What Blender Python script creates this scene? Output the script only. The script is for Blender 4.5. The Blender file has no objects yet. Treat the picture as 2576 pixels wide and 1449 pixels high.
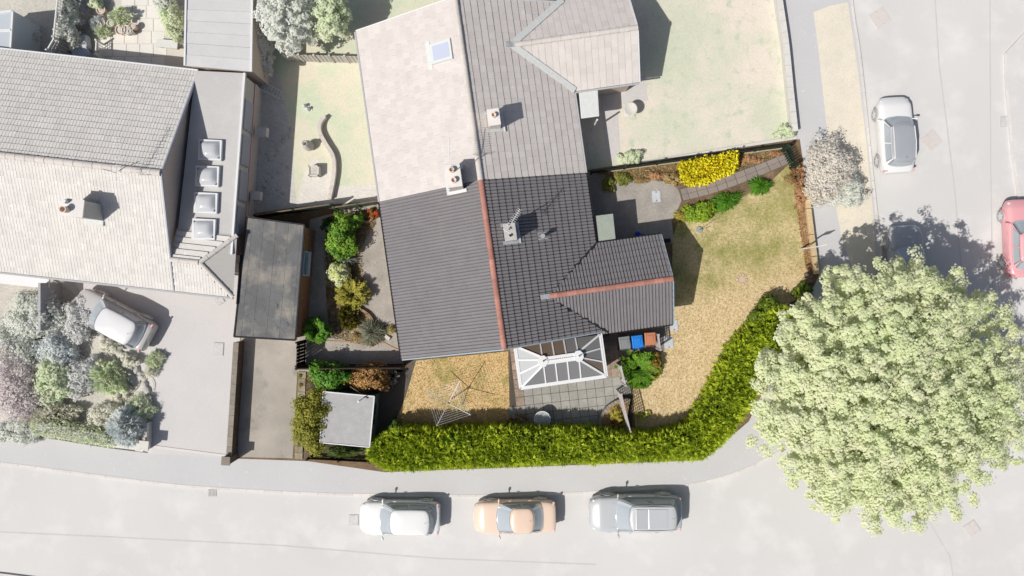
import bpy, math, random
import numpy as np
from mathutils import Matrix, Vector
# ---------------------------------------------------------------- camera, sky, sun, exposure
SC = bpy.context.scene
COL = SC.collection
H = 38.0            # drone height (m)
S = 47.7            # survey scale: units of the plan drawing per metre at ground level
cam_d = bpy.data.cameras.new('camera'); cam = bpy.data.objects.new('camera', cam_d); COL.objects.link(cam)
cam.location = (0, 0, H); cam.rotation_euler = (0, 0, 0)
cam_d.sensor_width = 36; cam_d.lens = 18 / (1288 / S / H); cam_d.clip_end = 2000; cam_d.clip_start = .5
SC.camera = cam
SUN_EL, SUN_AZ = math.radians(52.5), math.radians(33)      # SUN_AZ: where shadows point, from +X towards +Y
wd = bpy.data.worlds.new('World'); SC.world = wd; wd.use_nodes = True
nt = wd.node_tree; bg = nt.nodes['Background']
sky = nt.nodes.new('ShaderNodeTexSky'); sky.sky_type = 'NISHITA'; sky.sun_disc = False; sky.dust_density = 3.0; sky.ozone_density = .6
sky.sun_elevation = SUN_EL; sky.sun_rotation = math.atan2(-math.cos(SUN_AZ), -math.sin(SUN_AZ))
nt.links.new(sky.outputs[0], bg.inputs[0]); bg.inputs[1].default_value = 0.07
sl = bpy.data.lights.new('sun', 'SUN'); sl.energy = 4.05; sl.angle = math.radians(.53); sl.color = (1, .955, .89)
so = bpy.data.objects.new('sun', sl); COL.objects.link(so); so.location = (-20, -15, 40)
so.rotation_euler = Vector((math.cos(SUN_AZ)*math.cos(SUN_EL), math.sin(SUN_AZ)*math.cos(SUN_EL), -math.sin(SUN_EL))).to_track_quat('-Z', 'Y').to_euler()
vs = SC.view_settings; vs.view_transform = 'Standard'; vs.look = 'None'; vs.exposure = -0.03; vs.gamma = 1
K = 1.30            # light falling on level ground (albedo x K = what the picture shows)
# ---------------------------------------------------------------- helpers
rng = np.random.default_rng(7); random.seed(7)
PI = math.pi
def g(px, py, z=0.0):
    """plan drawing coordinate (2576 wide) of a point known to lie at height z -> metres"""
    f = (H - z) / H / S
    return Vector(((px - 1288) * f, (724.5 - py) * f, z))
def lin(c):
    return tuple((x/255/12.92 if x/255 <= .04045 else ((x/255+.055)/1.055)**2.4) for x in c)
def alb(c):
    """albedo of a surface which looks like the sRGB triple c on level ground in this sun"""
    return tuple(min(.86, x / K) for x in lin(c)) + (1,)
MATS = {}
def mat(name, c1, c2=None, scale=2.0, contrast=.25, rough=.85, var=0.0, grain=.12, gscale=14, bump=0.0, bscale=30, c3=None, s3=9, k3=.12,
        metal=0, transl=0, raw=False, spec=.3, centre=.5, centre3=.62, coat=0, zone=None):
    if name in MATS: return MATS[name]
    m = bpy.data.materials.new(name); m.use_nodes = True; n = m.node_tree; N = n.nodes; L = n.links
    b = N['Principled BSDF']; out = N['Material Output']
    A = (lambda c: tuple(c) + (1,)) if raw else alb
    geo = N.new('ShaderNodeNewGeometry')
    def noise(sc, det=3):
        t = N.new('ShaderNodeTexNoise'); t.inputs['Scale'].default_value = sc; t.inputs['Detail'].default_value = det
        t.inputs['Roughness'].default_value = .6
        L.new(geo.outputs['Position'], t.inputs['Vector']); return t.outputs['Fac']
    def ramp(src, lo, hi):
        r = N.new('ShaderNodeMapRange'); r.inputs['From Min'].default_value = lo; r.inputs['From Max'].default_value = hi
        L.new(src, r.inputs['Value']); return r.outputs['Result']
    def mix(fac, a, bb, mode='MIX'):
        x = N.new('ShaderNodeMix'); x.data_type = 'RGBA'; x.blend_type = mode
        for s, v in ((x.inputs[0], fac), (x.inputs[6], a), (x.inputs[7], bb)):
            if hasattr(v, 'is_output'): L.new(v, s)
            else: s.default_value = v
        return x.outputs[2]
    col = A(c1)
    if c2 is not None: col = mix(ramp(noise(scale), centre-contrast, centre+contrast), col, A(c2))
    if c3 is not None: col = mix(ramp(noise(s3, 4), centre3-k3, centre3+k3), col, A(c3))
    if zone is not None:      # second ground colour beyond a soft line: (nx, ny, offset, softness, colour, colour)
        dp = N.new('ShaderNodeVectorMath'); dp.operation = 'DOT_PRODUCT'; dp.inputs[1].default_value = (zone[0], zone[1], 0); L.new(geo.outputs['Position'], dp.inputs[0])
        ma = N.new('ShaderNodeMath'); ma.operation = 'MULTIPLY_ADD'; L.new(noise(.5, 4), ma.inputs[0]); ma.inputs[1].default_value = zone[3]*3; L.new(dp.outputs['Value'], ma.inputs[2])
        zc_ = mix(ramp(noise(1.1), .3, .7), A(zone[4]), A(zone[5])); col = mix(ramp(ma.outputs[0], zone[2]-zone[3]+zone[3]*1.5, zone[2]+zone[3]+zone[3]*1.5), col, zc_)
    if var:
        oi = N.new('ShaderNodeObjectInfo'); at = N.new('ShaderNodeAttribute'); at.attribute_name = 'tint'
        ad = N.new('ShaderNodeMath'); ad.operation = 'ADD'; L.new(oi.outputs['Random'], ad.inputs[0]); L.new(at.outputs['Fac'], ad.inputs[1])
        fr = N.new('ShaderNodeMath'); fr.operation = 'FRACT'; L.new(ad.outputs[0], fr.inputs[0])
        mr = N.new('ShaderNodeMapRange'); mr.inputs['To Min'].default_value = 1-var; mr.inputs['To Max'].default_value = 1+var; L.new(fr.outputs[0], mr.inputs['Value'])
        hs = N.new('ShaderNodeHueSaturation'); L.new(mr.outputs[0], hs.inputs['Value'])
        if hasattr(col, 'is_output'): L.new(col, hs.inputs['Color'])
        else: hs.inputs['Color'].default_value = col
        col = hs.outputs[0]
    if grain:
        mr = N.new('ShaderNodeMapRange'); mr.inputs['From Min'].default_value = .3; mr.inputs['From Max'].default_value = .7
        mr.inputs['To Min'].default_value = 1-grain; mr.inputs['To Max'].default_value = 1+grain; L.new(noise(gscale, 4), mr.inputs['Value'])
        hs = N.new('ShaderNodeHueSaturation'); L.new(mr.outputs[0], hs.inputs['Value'])
        if hasattr(col, 'is_output'): L.new(col, hs.inputs['Color'])
        else: hs.inputs['Color'].default_value = col
        col = hs.outputs[0]
    if hasattr(col, 'is_output'): L.new(col, b.inputs['Base Color'])
    else: b.inputs['Base Color'].default_value = col
    b.inputs['Roughness'].default_value = rough; b.inputs['Metallic'].default_value = metal
    b.inputs['Specular IOR Level'].default_value = spec; b.inputs['Coat Weight'].default_value = coat
    if bump:
        bp = N.new('ShaderNodeBump'); bp.inputs['Strength'].default_value = bump; bp.inputs['Distance'].default_value = .05
        L.new(noise(bscale, 5), bp.inputs['Height']); L.new(bp.outputs[0], b.inputs['Normal'])
    if transl:
        t = N.new('ShaderNodeBsdfTranslucent'); ms = N.new('ShaderNodeMixShader'); ms.inputs[0].default_value = transl
        if hasattr(col, 'is_output'): L.new(col, t.inputs['Color'])
        else: t.inputs['Color'].default_value = col
        L.new(b.outputs[0], ms.inputs[1]); L.new(t.outputs[0], ms.inputs[2]); L.new(ms.outputs[0], out.inputs['Surface'])
    MATS[name] = m; return m
def leafmat(name, c1, c2, transl=.25, rough=.55, k=1.25):
    """foliage: each leaf mixes the two colours by its own 'tint'"""
    if name in MATS: return MATS[name]
    if name.startswith('pale'): k = 1.45; transl = .5  # bleached foliage: white wash in the colour, extra translucency lightens its gaps
    m = bpy.data.materials.new(name); m.use_nodes = True; N = m.node_tree.nodes; L = m.node_tree.links
    b = N['Principled BSDF']; out = N['Material Output']
    at = N.new('ShaderNodeAttribute'); at.attribute_name = 'tint'
    x = N.new('ShaderNodeMix'); x.data_type = 'RGBA'; L.new(at.outputs['Fac'], x.inputs[0])
    x.inputs[6].default_value = tuple(min(.86, v*k) for v in alb(c1)[:3]) + (1,); x.inputs[7].default_value = tuple(min(.86, v*k) for v in alb(c2)[:3]) + (1,)
    L.new(x.outputs[2], b.inputs['Base Color']); b.inputs['Roughness'].default_value = rough; b.inputs['Specular IOR Level'].default_value = .25
    t = N.new('ShaderNodeBsdfTranslucent'); L.new(x.outputs[2], t.inputs['Color'])
    ms = N.new('ShaderNodeMixShader'); ms.inputs[0].default_value = transl
    L.new(b.outputs[0], ms.inputs[1]); L.new(t.outputs[0], ms.inputs[2]); L.new(ms.outputs[0], out.inputs['Surface'])
    MATS[name] = m; return m
def glass(name, c, rough=.08, spec=.6, metal=0.0):
    if name in MATS: return MATS[name]
    m = mat(name, c, grain=0, rough=rough, spec=spec, metal=metal); return m
LOC = {}
def link(o, parent=None):
    COL.objects.link(o)
    if parent is not None:
        o.parent = parent
        if parent.type == 'EMPTY' and not parent.get('_local'):
            o.matrix_parent_inverse = Matrix.Translation(-parent.location)
    return o
def tag(o, label=None, cat=None, group=None, kind=None):
    if label: o['label'] = label
    if cat: o['category'] = cat
    if group: o['group'] = group
    if kind: o['kind'] = kind
    return o
def thing(name, label, cat, loc, group=None, rz=0, local=False):
    o = bpy.data.objects.new(name, None); o.location = loc; o.rotation_euler = (0, 0, rz); o.empty_display_size = .3
    COL.objects.link(o); tag(o, label, cat, group)
    if local: o['_local'] = 1
    return o
class MB:
    def __init__(s): s.v = []; s.f = []
    def add(s, v, f):
        n = len(s.v); s.v += [tuple(p) for p in v]; s.f += [tuple(i+n for i in q) for q in f]; return s
    def box(s, c, d, rz=0, M=None):
        x, y, z = d[0]/2, d[1]/2, d[2]/2; R = Matrix.Rotation(rz, 3, 'Z'); c = Vector(c)
        pts = [Vector(p) for p in ((-x,-y,-z),(x,-y,-z),(x,y,-z),(-x,y,-z),(-x,-y,z),(x,-y,z),(x,y,z),(-x,y,z))]
        pts = [(M @ p if M is not None else R @ p) + c for p in pts]
        return s.add(pts, [(3,2,1,0),(4,5,6,7),(0,1,5,4),(1,2,6,5),(2,3,7,6),(3,0,4,7)])
    def bar(s, a, b, w, h, up=(0,0,1)):
        a, b = Vector(a), Vector(b); d = (b-a); l = d.length; d.normalize(); up = Vector(up)
        if abs(d.dot(up)) > .99: up = Vector((1,0,0))
        y = up.cross(d).normalized(); z = d.cross(y); M = Matrix((d, y, z)).transposed()
        return s.box((a+b)/2, (l, w, h), M=M)
    def prism(s, pts, z0, z1):
        n = len(pts); pts = [Vector(p) for p in pts]
        ar = sum(pts[i].x*pts[(i+1)%n].y - pts[(i+1)%n].x*pts[i].y for i in range(n))
        if ar < 0: pts = pts[::-1]
        v = [(p.x, p.y, z0) for p in pts] + [(p.x, p.y, z1) for p in pts]
        f = [tuple(range(n, 2*n)), tuple(range(n-1, -1, -1))] + [(i, (i+1)%n, n+(i+1)%n, n+i) for i in range(n)]
        return s.add(v, f)
    def tube(s, pts, r, seg=8, cap=True):
        pts = [Vector(p) for p in pts]; rs = r if hasattr(r, '__len__') else [r]*len(pts); V = []; F = []
        for i, p in enumerate(pts):
            d = (pts[min(i+1, len(pts)-1)] - pts[max(i-1, 0)]).normalized()
            a = d.orthogonal().normalized() if abs(d.z) > .9 else Vector((0,0,1)).cross(d).normalized()
            if abs(d.z) > .9: a = Vector((1,0,0)) - d*d.x; a.normalize()
            b = d.cross(a)
            for k in range(seg):
                t = 2*PI*k/seg; V.append(p + (a*math.cos(t) + b*math.sin(t))*rs[i])
        for i in range(len(pts)-1):
            for k in range(seg):
                F.append((i*seg+k, i*seg+(k+1)%seg, (i+1)*seg+(k+1)%seg, (i+1)*seg+k))
        if cap: F += [tuple(range(seg-1, -1, -1)), tuple(range((len(pts)-1)*seg, len(pts)*seg))]
        return s.add(V, F)
    def lathe(s, prof, c, seg=20):
        V = []; F = []; c = Vector(c); n = len(prof)
        for r, z in prof:
            for k in range(seg): t = 2*PI*k/seg; V.append((c.x+r*math.cos(t), c.y+r*math.sin(t), c.z+z))
        for i in range(n-1):
            for k in range(seg): F.append((i*seg+k, i*seg+(k+1)%seg, (i+1)*seg+(k+1)%seg, (i+1)*seg+k))
        F.append(tuple(range(seg-1, -1, -1))); F.append(tuple(range((n-1)*seg, n*seg)))
        return s.add(V, F)
    def quad(s, *p): return s.add(p, [tuple(range(len(p)))])
    def mesh(s, name, m=None, smooth=False):
        me = bpy.data.meshes.new(name); me.from_pydata(s.v, [], s.f); me.update()
        if m: me.materials.append(m)
        if smooth: me.polygons.foreach_set('use_smooth', [True]*len(me.polygons))
        return me
    def build(s, name, m, parent=None, smooth=False, bevel=0, sub=0):
        o = bpy.data.objects.new(name, s.mesh(name, m, smooth)); link(o, parent)
        if bevel: md = o.modifiers.new('bevel', 'BEVEL'); md.width = bevel; md.segments = 2; md.limit_method = 'ANGLE'
        if sub: md = o.modifiers.new('sub', 'SUBSURF'); md.levels = sub; md.render_levels = sub
        return o
def ground(name, pts, z, m, thick=.05, parent=None, kind='structure'):
    o = MB().prism([g(x, y, z) for x, y in pts], z-thick, z).build(name, m, parent)
    if parent is None: o['kind'] = kind
    return o
def smooth_line(pts, n=8):
    """Catmull-Rom through the points"""
    P = [Vector(p) for p in pts]; out = []
    for i in range(len(P)-1):
        a, b, c, d = P[max(i-1,0)], P[i], P[i+1], P[min(i+2, len(P)-1)]
        for k in range(n):
            t = k/n; out.append(.5*((2*b) + (c-a)*t + (2*a-5*b+4*c-d)*t*t + (3*b-a-3*c+d)*t**3))
    out.append(P[-1]); return out
def inside(poly, x, y):
    """vectorised point in polygon, poly = list of (x, y)"""
    c = np.zeros(len(x), bool); j = len(poly)-1
    for i in range(len(poly)):
        xi, yi = poly[i]; xj, yj = poly[j]
        c ^= ((yi > y) != (yj > y)) & (x < (xj-xi)*(y-yi)/((yj-yi) or 1e-9) + xi); j = i
    return c
# ---------------------------------------------------------------- foliage
def unit(a): return a / np.maximum(np.linalg.norm(a, axis=1, keepdims=True), 1e-6)
def leaves(name, C, D, N, length, width, m, parent=None, tint=None, kind=None):
    """one rhombic leaf per row: centre C, length axis D, normal N"""
    n = len(C); D = unit(D); Sd = unit(np.cross(N, D)); Nn = np.cross(D, Sd)
    L = np.broadcast_to(np.asarray(length, float), (n,))[:, None]; W = np.broadcast_to(np.asarray(width, float), (n,))[:, None]
    V = np.empty((n, 4, 3)); V[:, 0] = C - D*L*.5; V[:, 1] = C + Sd*W*.5 + Nn*W*.18; V[:, 2] = C + D*L*.5; V[:, 3] = C - Sd*W*.5 + Nn*W*.18
    me = bpy.data.meshes.new(name); me.vertices.add(4*n); me.vertices.foreach_set('co', V.ravel())
    me.loops.add(4*n); me.loops.foreach_set('vertex_index', np.arange(4*n, dtype=np.int32))
    me.polygons.add(n); me.polygons.foreach_set('loop_start', np.arange(0, 4*n, 4, dtype=np.int32)); me.update()
    at = me.attributes.new('tint', 'FLOAT', 'FACE'); at.data.foreach_set('value', (rng.random(n) if tint is None else tint).astype(np.float32))
    me.materials.append(m); o = bpy.data.objects.new(name, me); link(o, parent)
    if kind: o['kind'] = kind
    return o
def rdir(n): return unit(rng.normal(size=(n, 3)))
def clumps(c, r, nc, per, spread, flat=0.0, low=-.35):
    """clump centres over an ellipsoid's upper shell and leaf centres round them -> C, outward, tint"""
    c = np.array(c); r = np.array(r)
    d = rdir(nc*4); d = d[d[:, 2] > low][:nc]; nc = len(d)
    rad = .55 + .45*rng.random(nc)**.6
    az = np.arctan2(d[:, 1], d[:, 0]); ph = rng.random(3)*6.28; rad = rad*(1+.16*np.sin(2*az+ph[0])+.14*np.sin(3*az+ph[1])+.12*np.sin(5*az+ph[2])+rng.normal(0, .07, nc))
    cc = c + d*r*rad[:, None]
    ct = rng.random(nc)
    o = rdir(nc*per)*(rng.random(nc*per)**.5)[:, None]*spread; o[:, 2] *= 1-flat
    C = np.repeat(cc, per, 0) + o
    out = unit(np.repeat(d, per, 0)*.6 + o/np.maximum(np.linalg.norm(o, axis=1, keepdims=True), 1e-6)*.9 + np.array((0,0,.35)))
    t = np.clip(np.repeat(ct, per)*.5 + rng.random(nc*per)*.6 - .05, 0, 1)
    return C, out, t
def stems(c, r, h, n, m, parent, base_r=.03, zb=.05):
    b = MB()
    for k in range(n):
        a = 2*PI*k/n + random.random(); f = .35+.5*random.random()
        b.tube([(c[0]+.03*math.cos(a), c[1]+.03*math.sin(a), zb), (c[0]+r[0]*f*.4*math.cos(a), c[1]+r[1]*f*.4*math.sin(a), h*.45), (c[0]+r[0]*f*math.cos(a), c[1]+r[1]*f*math.sin(a), h*.85)], [base_r, base_r*.7, base_r*.3], 5)
    return b.build('stem', m, parent)
BARK = mat('bark', (96, 78, 60), (70, 58, 48), 6)
BARK_P = mat('pale bark', (205, 200, 192), (192, 188, 182), 6)
def shrub(name, label, cat, px, py, rx, ry, h, m, style='leafy', dens=1.0, leaf=.09, group=None, stem=None, rz=0, zb=.1, nstem=5):
    """rx, ry in plan units, measured at the shrub's widest height"""
    zc = h*.5; c = g(px, py, zc); f = (H-zc)/H/S; R = (rx*f, ry*f, h*.52)
    t = thing(name, label, cat, (c.x, c.y, zb), group)
    rm = max(.05, (R[0]*R[1])**.5); ca, sa = math.cos(rz), math.sin(rz)
    def rot(A): B = A.copy(); B[:, 0] = A[:, 0]*ca - A[:, 1]*sa; B[:, 1] = A[:, 0]*sa + A[:, 1]*ca; return B
    if style == 'leafy':
        nc = int(max(12, 80*dens*(rm/.8)**1.3)); per = int(max(12, 42*(.09/leaf)))
        C, out, ti = clumps((0,0,0), R, nc, per, rm*.20+leaf*.7); C = rot(C); out = rot(out)
        D = unit(np.cross(out, rdir(len(C)))); N = unit(out + rdir(len(C))*.55 + np.array((0, 0, .7)))
        D[:, 2] -= .15; C += np.array((c.x, c.y, zc)); C[:, 2] = np.maximum(C[:, 2], zb+.03)
        s = leaf*(.7+.6*rng.random(len(C))); leaves('foliage', C, D, N, s*1.25, s*.8, m, t, ti)
    elif style == 'spray':              # conifer: feathery sprays fanning outwards
        n = int(420*dens*(rm/.8)**1.6); d = rdir(n*2); d = d[d[:, 2] > -.25][:n]; n = len(d)
        az = np.arctan2(d[:, 1], d[:, 0]); ph = rng.random(3)*6.28; rad = (.5 + .5*rng.random(n)**.5)*(1+.14*np.sin(2*az+ph[0])+.12*np.sin(4*az+ph[1])+.1*np.sin(7*az+ph[2])); base = d*np.array(R)*rad[:, None]; k = 7
        bt = rng.random(n); ax = unit(d + rdir(n)*.35 + np.array((0,0,.1)))
        side = unit(np.cross(ax, rdir(n)))
        an = np.linspace(-1, 1, k); B = np.repeat(base, k, 0); AX = np.repeat(ax, k, 0); SD = np.repeat(side, k, 0); a = np.tile(an, n)[:, None]
        D = unit(AX + SD*a*.75 + rdir(n*k)*.15); Lg = leaf*2.4*(1-.35*abs(a[:, 0]))*(.7+.6*rng.random(n*k))
        C = rot(B + D*Lg[:, None]*.5); D = rot(D); N = rot(np.cross(AX, SD)); N *= np.where(N[:, 2:] < 0, -1, 1); N = unit(N + rdir(n*k)*.3 + np.array((0, 0, .6))); C += np.array((c.x, c.y, zc)); C[:, 2] = np.maximum(C[:, 2], zb+.03)
        leaves('foliage', C, D, N, Lg, leaf*.55, m, t, np.clip(np.repeat(bt, k)*.6+rng.random(n*k)*.4, 0, 1))
    elif style == 'tuft':               # strappy leaves arching from the base
        n = int(900*dens*(rm/.6)**1.3); a = rng.random(n)*2*PI; q = rng.random(n)**.6
        d = np.stack([np.cos(a)*q*R[0], np.sin(a)*q*R[1], np.full(n, 0.0)], 1)*(.8+.3*rng.random(n))[:, None]
        d *= (.7+.75*rng.random(n)**2)[:, None]*(1+.15*np.sin(3*a+1)+.12*np.sin(5*a))[:, None]; C = d*.7; C[:, 2] = h*(.95-.7*q*q)*(.45+.6*rng.random(n)); D = d*.9; D[:, 2] = h*(.5-.9*q)
        D += rdir(n)*.16; N = unit(rdir(n)*.6 + np.array((0,0,1))); C = rot(C); D = rot(D); C += np.array((c.x, c.y, zb))
        leaves('foliage', C, D, N, leaf*3.6*(.5+.9*rng.random(n)), leaf*.36, m, t)
    elif style == 'frond':              # feathery branches arching out from the middle
        nb = int(34*dens); mm = 16; cs = []; ds = []; ns = []; ls = []; ts = []
        for i in range(nb):
            a = i*2.39996+rng.random()*.4; el = .15+1.1*rng.random()**1.3; ln = .72+.36*rng.random(); e = np.array((math.cos(a)*R[0], math.sin(a)*R[1], 0.0))*ln*math.cos(el*.7); sd = np.array((-math.sin(a), math.cos(a), 0.0)); al = unit(e[None]+np.array((0, 0, 1e-4)))[0]; bt = rng.random()
            for j in range(mm):
                s_ = .12+.88*(j+rng.random())/mm; p = e*s_; p[2] = h*(.25+.75*math.sin(el)*s_+.25*s_*(1-s_)*2)-.12*s_*s_
                for q in (-1, 1, 0):
                    d_ = al*.75+sd*q*.8+rng.normal(0, .2, 3); d_[2] += .12; l_ = leaf*2.2*(1.05-.55*s_)*(.7+.6*rng.random()); d_ /= np.linalg.norm(d_)
                    cs.append(p+d_*l_*.5); ds.append(d_); ns.append(np.array((0, 0, 1.0))+rng.normal(0, .35, 3)); ls.append(l_); ts.append(min(1, max(0, bt*.5+.5*rng.random()-.1+.2*s_)))
        C = np.array(cs)+np.array((c.x, c.y, zb)); leaves('foliage', C, np.array(ds), unit(np.array(ns)), np.array(ls), leaf*.42, m, t, np.array(ts))
    if nstem: stems((c.x, c.y), R, h*.8, nstem, stem or BARK, t, .02+.012*rm, zb)
    return t
def tufts(name, poly, z, n, m, size=.05, label=None, cat='grass'):
    """short grass over a lawn: uncountable"""
    W = [g(x, y, z) for x, y in poly]; P = [(p.x, p.y) for p in W]
    xs = [p[0] for p in P]; ys = [p[1] for p in P]
    x = rng.uniform(min(xs), max(xs), n*2); y = rng.uniform(min(ys), max(ys), n*2); k = inside(P, x, y); x = x[k][:n]; y = y[k][:n]; n = len(x)
    C = np.stack([x, y, np.full(n, z+size*.28)], 1); D = rdir(n); D[:, 2] = np.abs(D[:, 2])*.8+.25
    o = leaves(name, C, D, unit(rdir(n)+np.array((0,0,1.2))), size*(.6+.9*rng.random(n)), size*.42, m, None)
    tag(o, label, cat, kind='stuff'); return o
# ---------------------------------------------------------------- roofs of single tiles
def tile_mesh(name, w, l, kind, m, th=.028):
    """x across, y up the slope (0 = lower edge), z out of the slope"""
    prof = {'roll': [(0, .002), (.12, .002), (.15, .026), (.2, .036), (.3, .036), (.35, .026), (.38, .002), (.62, .002), (.65, .026), (.7, .036), (.8, .036), (.85, .026), (.88, .002), (1, .002)],
            'groove': [(0, .036), (.34, .036), (.37, -.02), (.47, -.02), (.5, .036), (.84, .036), (.87, -.02), (.97, -.02), (1, .036)],
            'pan': [(0, .0), (.06, .012), (.12, .012), (.16, .0), (.5, .0), (.56, .012), (.62, .012), (.66, .0), (1, .0)],
            'flat': [(0, 0), (.03, .004), (.97, .004), (1, 0)]}[kind]
    V = []; F = []; n = len(prof)
    for y, dz in ((0, th), (l, .002)):
        for x, z in prof: V.append((x*w*.994, y, z+dz))
    for x, z in prof: V.append((x*w*.994, 0, -.004))
    for i in range(n-1): F.append((i, i+1, n+i+1, n+i)); F.append((2*n+i, 2*n+i+1, i+1, i))
    F.append((0, n, 2*n)); F.append((n-1, 3*n-1, 2*n-1))
    me = bpy.data.meshes.new(name); me.from_pydata(V, [], F); me.update(); me.materials.append(m); return me
def slope_tiles(E, a, b, width, length, w, gauge, keep=None, stagger=False):
    """matrices of the tiles of one slope: E lower corner, a along the eave, b up the slope"""
    a = Vector(a).normalized(); b = Vector(b).normalized(); nrm = a.cross(b); R = Matrix((a, b, nrm)).transposed().to_4x4(); out = []
    rows = int(round(length/gauge)); gg = length/rows; cols = int(round(width/w)); ww = width/cols
    for r in range(rows):
        for c in range(-1 if stagger and r % 2 else 0, cols):
            off = .5*ww if stagger and r % 2 else 0
            if c*ww+off < -1e-3 or (c+1)*ww+off > width+1e-3: continue
            p = Vector(E) + a*(c*ww+off) + b*(r*gg) + nrm*random.uniform(-.003, .003)
            ctr = p + a*ww/2 + b*gg/2
            if keep and not keep(ctr): continue
            M = Matrix.Translation(p) @ R @ Matrix.Rotation(random.uniform(-.008, .008), 4, 'Z')
            out.append((M, ctr))
        if stagger and r % 2:           # half tiles close the staggered rows
            for x in (0, width-.5*ww):
                p = Vector(E) + a*x + b*(r*gg); ctr = p + a*ww/4 + b*gg/2
                if keep and not keep(ctr): continue
                out.append((Matrix.Translation(p) @ R @ Matrix.Diagonal((.5, 1, 1, 1)), ctr))
    return out, ww, gg
def lay_tiles(parts, me, parent, cap=300, name='roof_tile'):
    """the tiles that show largest become objects, the rest one mesh"""
    parts.sort(key=lambda q: (q[1] - Vector((0, 0, H))).length)
    for M, c in parts[:cap]:
        o = bpy.data.objects.new(name, me); COL.objects.link(o); o.parent = parent; o.matrix_basis = M
    rest = parts[cap:]
    if rest:
        v = np.array([q.co[:] for q in me.vertices]); f = [tuple(p.vertices) for p in me.polygons]; nv = len(v)
        V = []; F = []; T = []
        for i, (M, c) in enumerate(rest):
            A = np.array(M); V.append(v @ A[:3, :3].T + A[:3, 3]); F += [tuple(k+i*nv for k in q) for q in f]; T += [random.random()]*len(f)
        m2 = bpy.data.meshes.new('further_roof_tiles'); m2.from_pydata(np.concatenate(V).tolist(), [], F); m2.update()
        at = m2.attributes.new('tint', 'FLOAT', 'FACE'); at.data.foreach_set('value', np.array(T, np.float32)); m2.materials.append(me.materials[0])
        o = bpy.data.objects.new('further_roof_tiles', m2); COL.objects.link(o); o.parent = parent; o['kind'] = 'stuff'
def ridge_tiles(parent, A, B, m, r=.13, l=.45, name='ridge_tile'):
    A, B = Vector(A), Vector(B); n = max(1, round((B-A).length/l)); d = (B-A)/n
    y = Vector((0,0,1)).cross(d).normalized(); z = d.normalized().cross(y); seg = 8; mb = MB(); V = []
    for t, rr in ((-.02, r*1.0), (.93, r*1.0), (.93, r*1.1), (1.0, r*1.1)):
        for k in range(seg+1):
            q = PI*k/seg; V.append((t*d.length, math.cos(q)*rr, math.sin(q)*rr*.8-.03))
    F = [(i*(seg+1)+k, (i+1)*(seg+1)+k, (i+1)*(seg+1)+k+1, i*(seg+1)+k+1) for i in range(3) for k in range(seg)]
    F += [tuple(range(seg+1))[::-1], tuple(range(3*(seg+1), 4*(seg+1)))]
    me = bpy.data.meshes.new(name); me.from_pydata(V, [], F); me.update(); me.materials.append(m)
    R = Matrix((d.normalized(), y, z)).transposed().to_4x4()
    for i in range(n):
        o = bpy.data.objects.new(name, me); COL.objects.link(o); o.parent = parent
        o.matrix_basis = Matrix.Translation(A + d*i + Vector((0, 0, random.uniform(-.006, .006)))) @ R
class Frame:
    def __init__(s, o, th): s.o = Vector(o); s.u = Vector((math.cos(th), math.sin(th), 0)); s.v = Vector((-math.sin(th), math.cos(th), 0)); s.th = th
    def __call__(s, u, v, z=0): return s.o + s.u*u + s.v*v + Vector((0, 0, z))
    def inv(s, p): d = Vector(p) - s.o; return d.dot(s.u), d.dot(s.v)
# ================================================================ THE SETTING
M_ASPH = mat('pale asphalt road', (232, 231, 230), (223, 222, 221), .12, .25, grain=.07, gscale=26, c3=(240, 239, 238), s3=.5, k3=.12, bump=.06, bscale=60)  # pale materials of the surroundings: a white wash is mixed into their colours
M_PAVE = mat('pale asphalt footway', (219, 219, 221), (213, 213, 215), .3, .25, grain=.05, gscale=25, c3=(240, 239, 237), s3=5, k3=.015, centre3=.70, bump=.08, bscale=60)
M_KERB = mat('pale concrete kerb', (242, 237, 232), (230, 226, 222), 3, grain=.05, var=.06)
M_STRAWP = mat('pale dry verge grass', (250, 240, 222), (238, 231, 214), 1.2, .2, grain=.1, gscale=16, bump=.3, bscale=25, c3=(228, 226, 208), s3=2.5, centre3=.66)
M_LAWNP = mat('pale lawn', (224, 227, 205), (245, 234, 220), .28, .1, grain=.08, gscale=12, bump=.25, bscale=25, c3=(212, 220, 194), s3=1.8, k3=.06, centre3=.62)
M_LAWNP2 = mat('pale green lawn', (222, 231, 203), (240, 234, 212), .6, .1, grain=.08, gscale=12, bump=.25, bscale=25)
M_BEDP = mat('pale planting bed soil', (222, 218, 206), (204, 201, 194), 1.5, .2, grain=.14, gscale=9, bump=.4, bscale=14)
M_SLABP = mat('pale cream paving', (250, 247, 240), (240, 236, 230), 1.5, var=.03, grain=.04)
M_CONCP = mat('pale concrete path', (232, 228, 224), (222, 219, 217), 1.2, grain=.06)
M_WHITE = mat('white upvc', (243, 245, 247), grain=.02, rough=.4, spec=.4)
gm = MB().box((0, 0, -.06), (900, 900, .04)).build('ground', M_ASPH); gm['kind'] = 'structure'
ground('road', [(-900, 1000), (-300, 1060), (2130, 1060), (2130, -900), (2700, -900), (2700, 1060), (3500, 1060), (3500, 1760), (-900, 1760)], 0.0, M_ASPH, .03)
kerb_line = smooth_line([Vector((x, y, 0)) for x, y in [(-700, 1085), (-300, 1125), (0, 1163), (210, 1190), (420, 1217), (560, 1228), (760, 1239), (950, 1244), (1200, 1246), (1450, 1239), (1640, 1227), (1760, 1214), (1860, 1185), (1960, 1135), (2050, 1070), (2125, 985), (2180, 880), (2208, 770), (2214, 660), (2205, 560), (2190, 420), (2172, 240), (2158, 120), (2140, 0), (2110, -300)]], 6)
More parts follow.
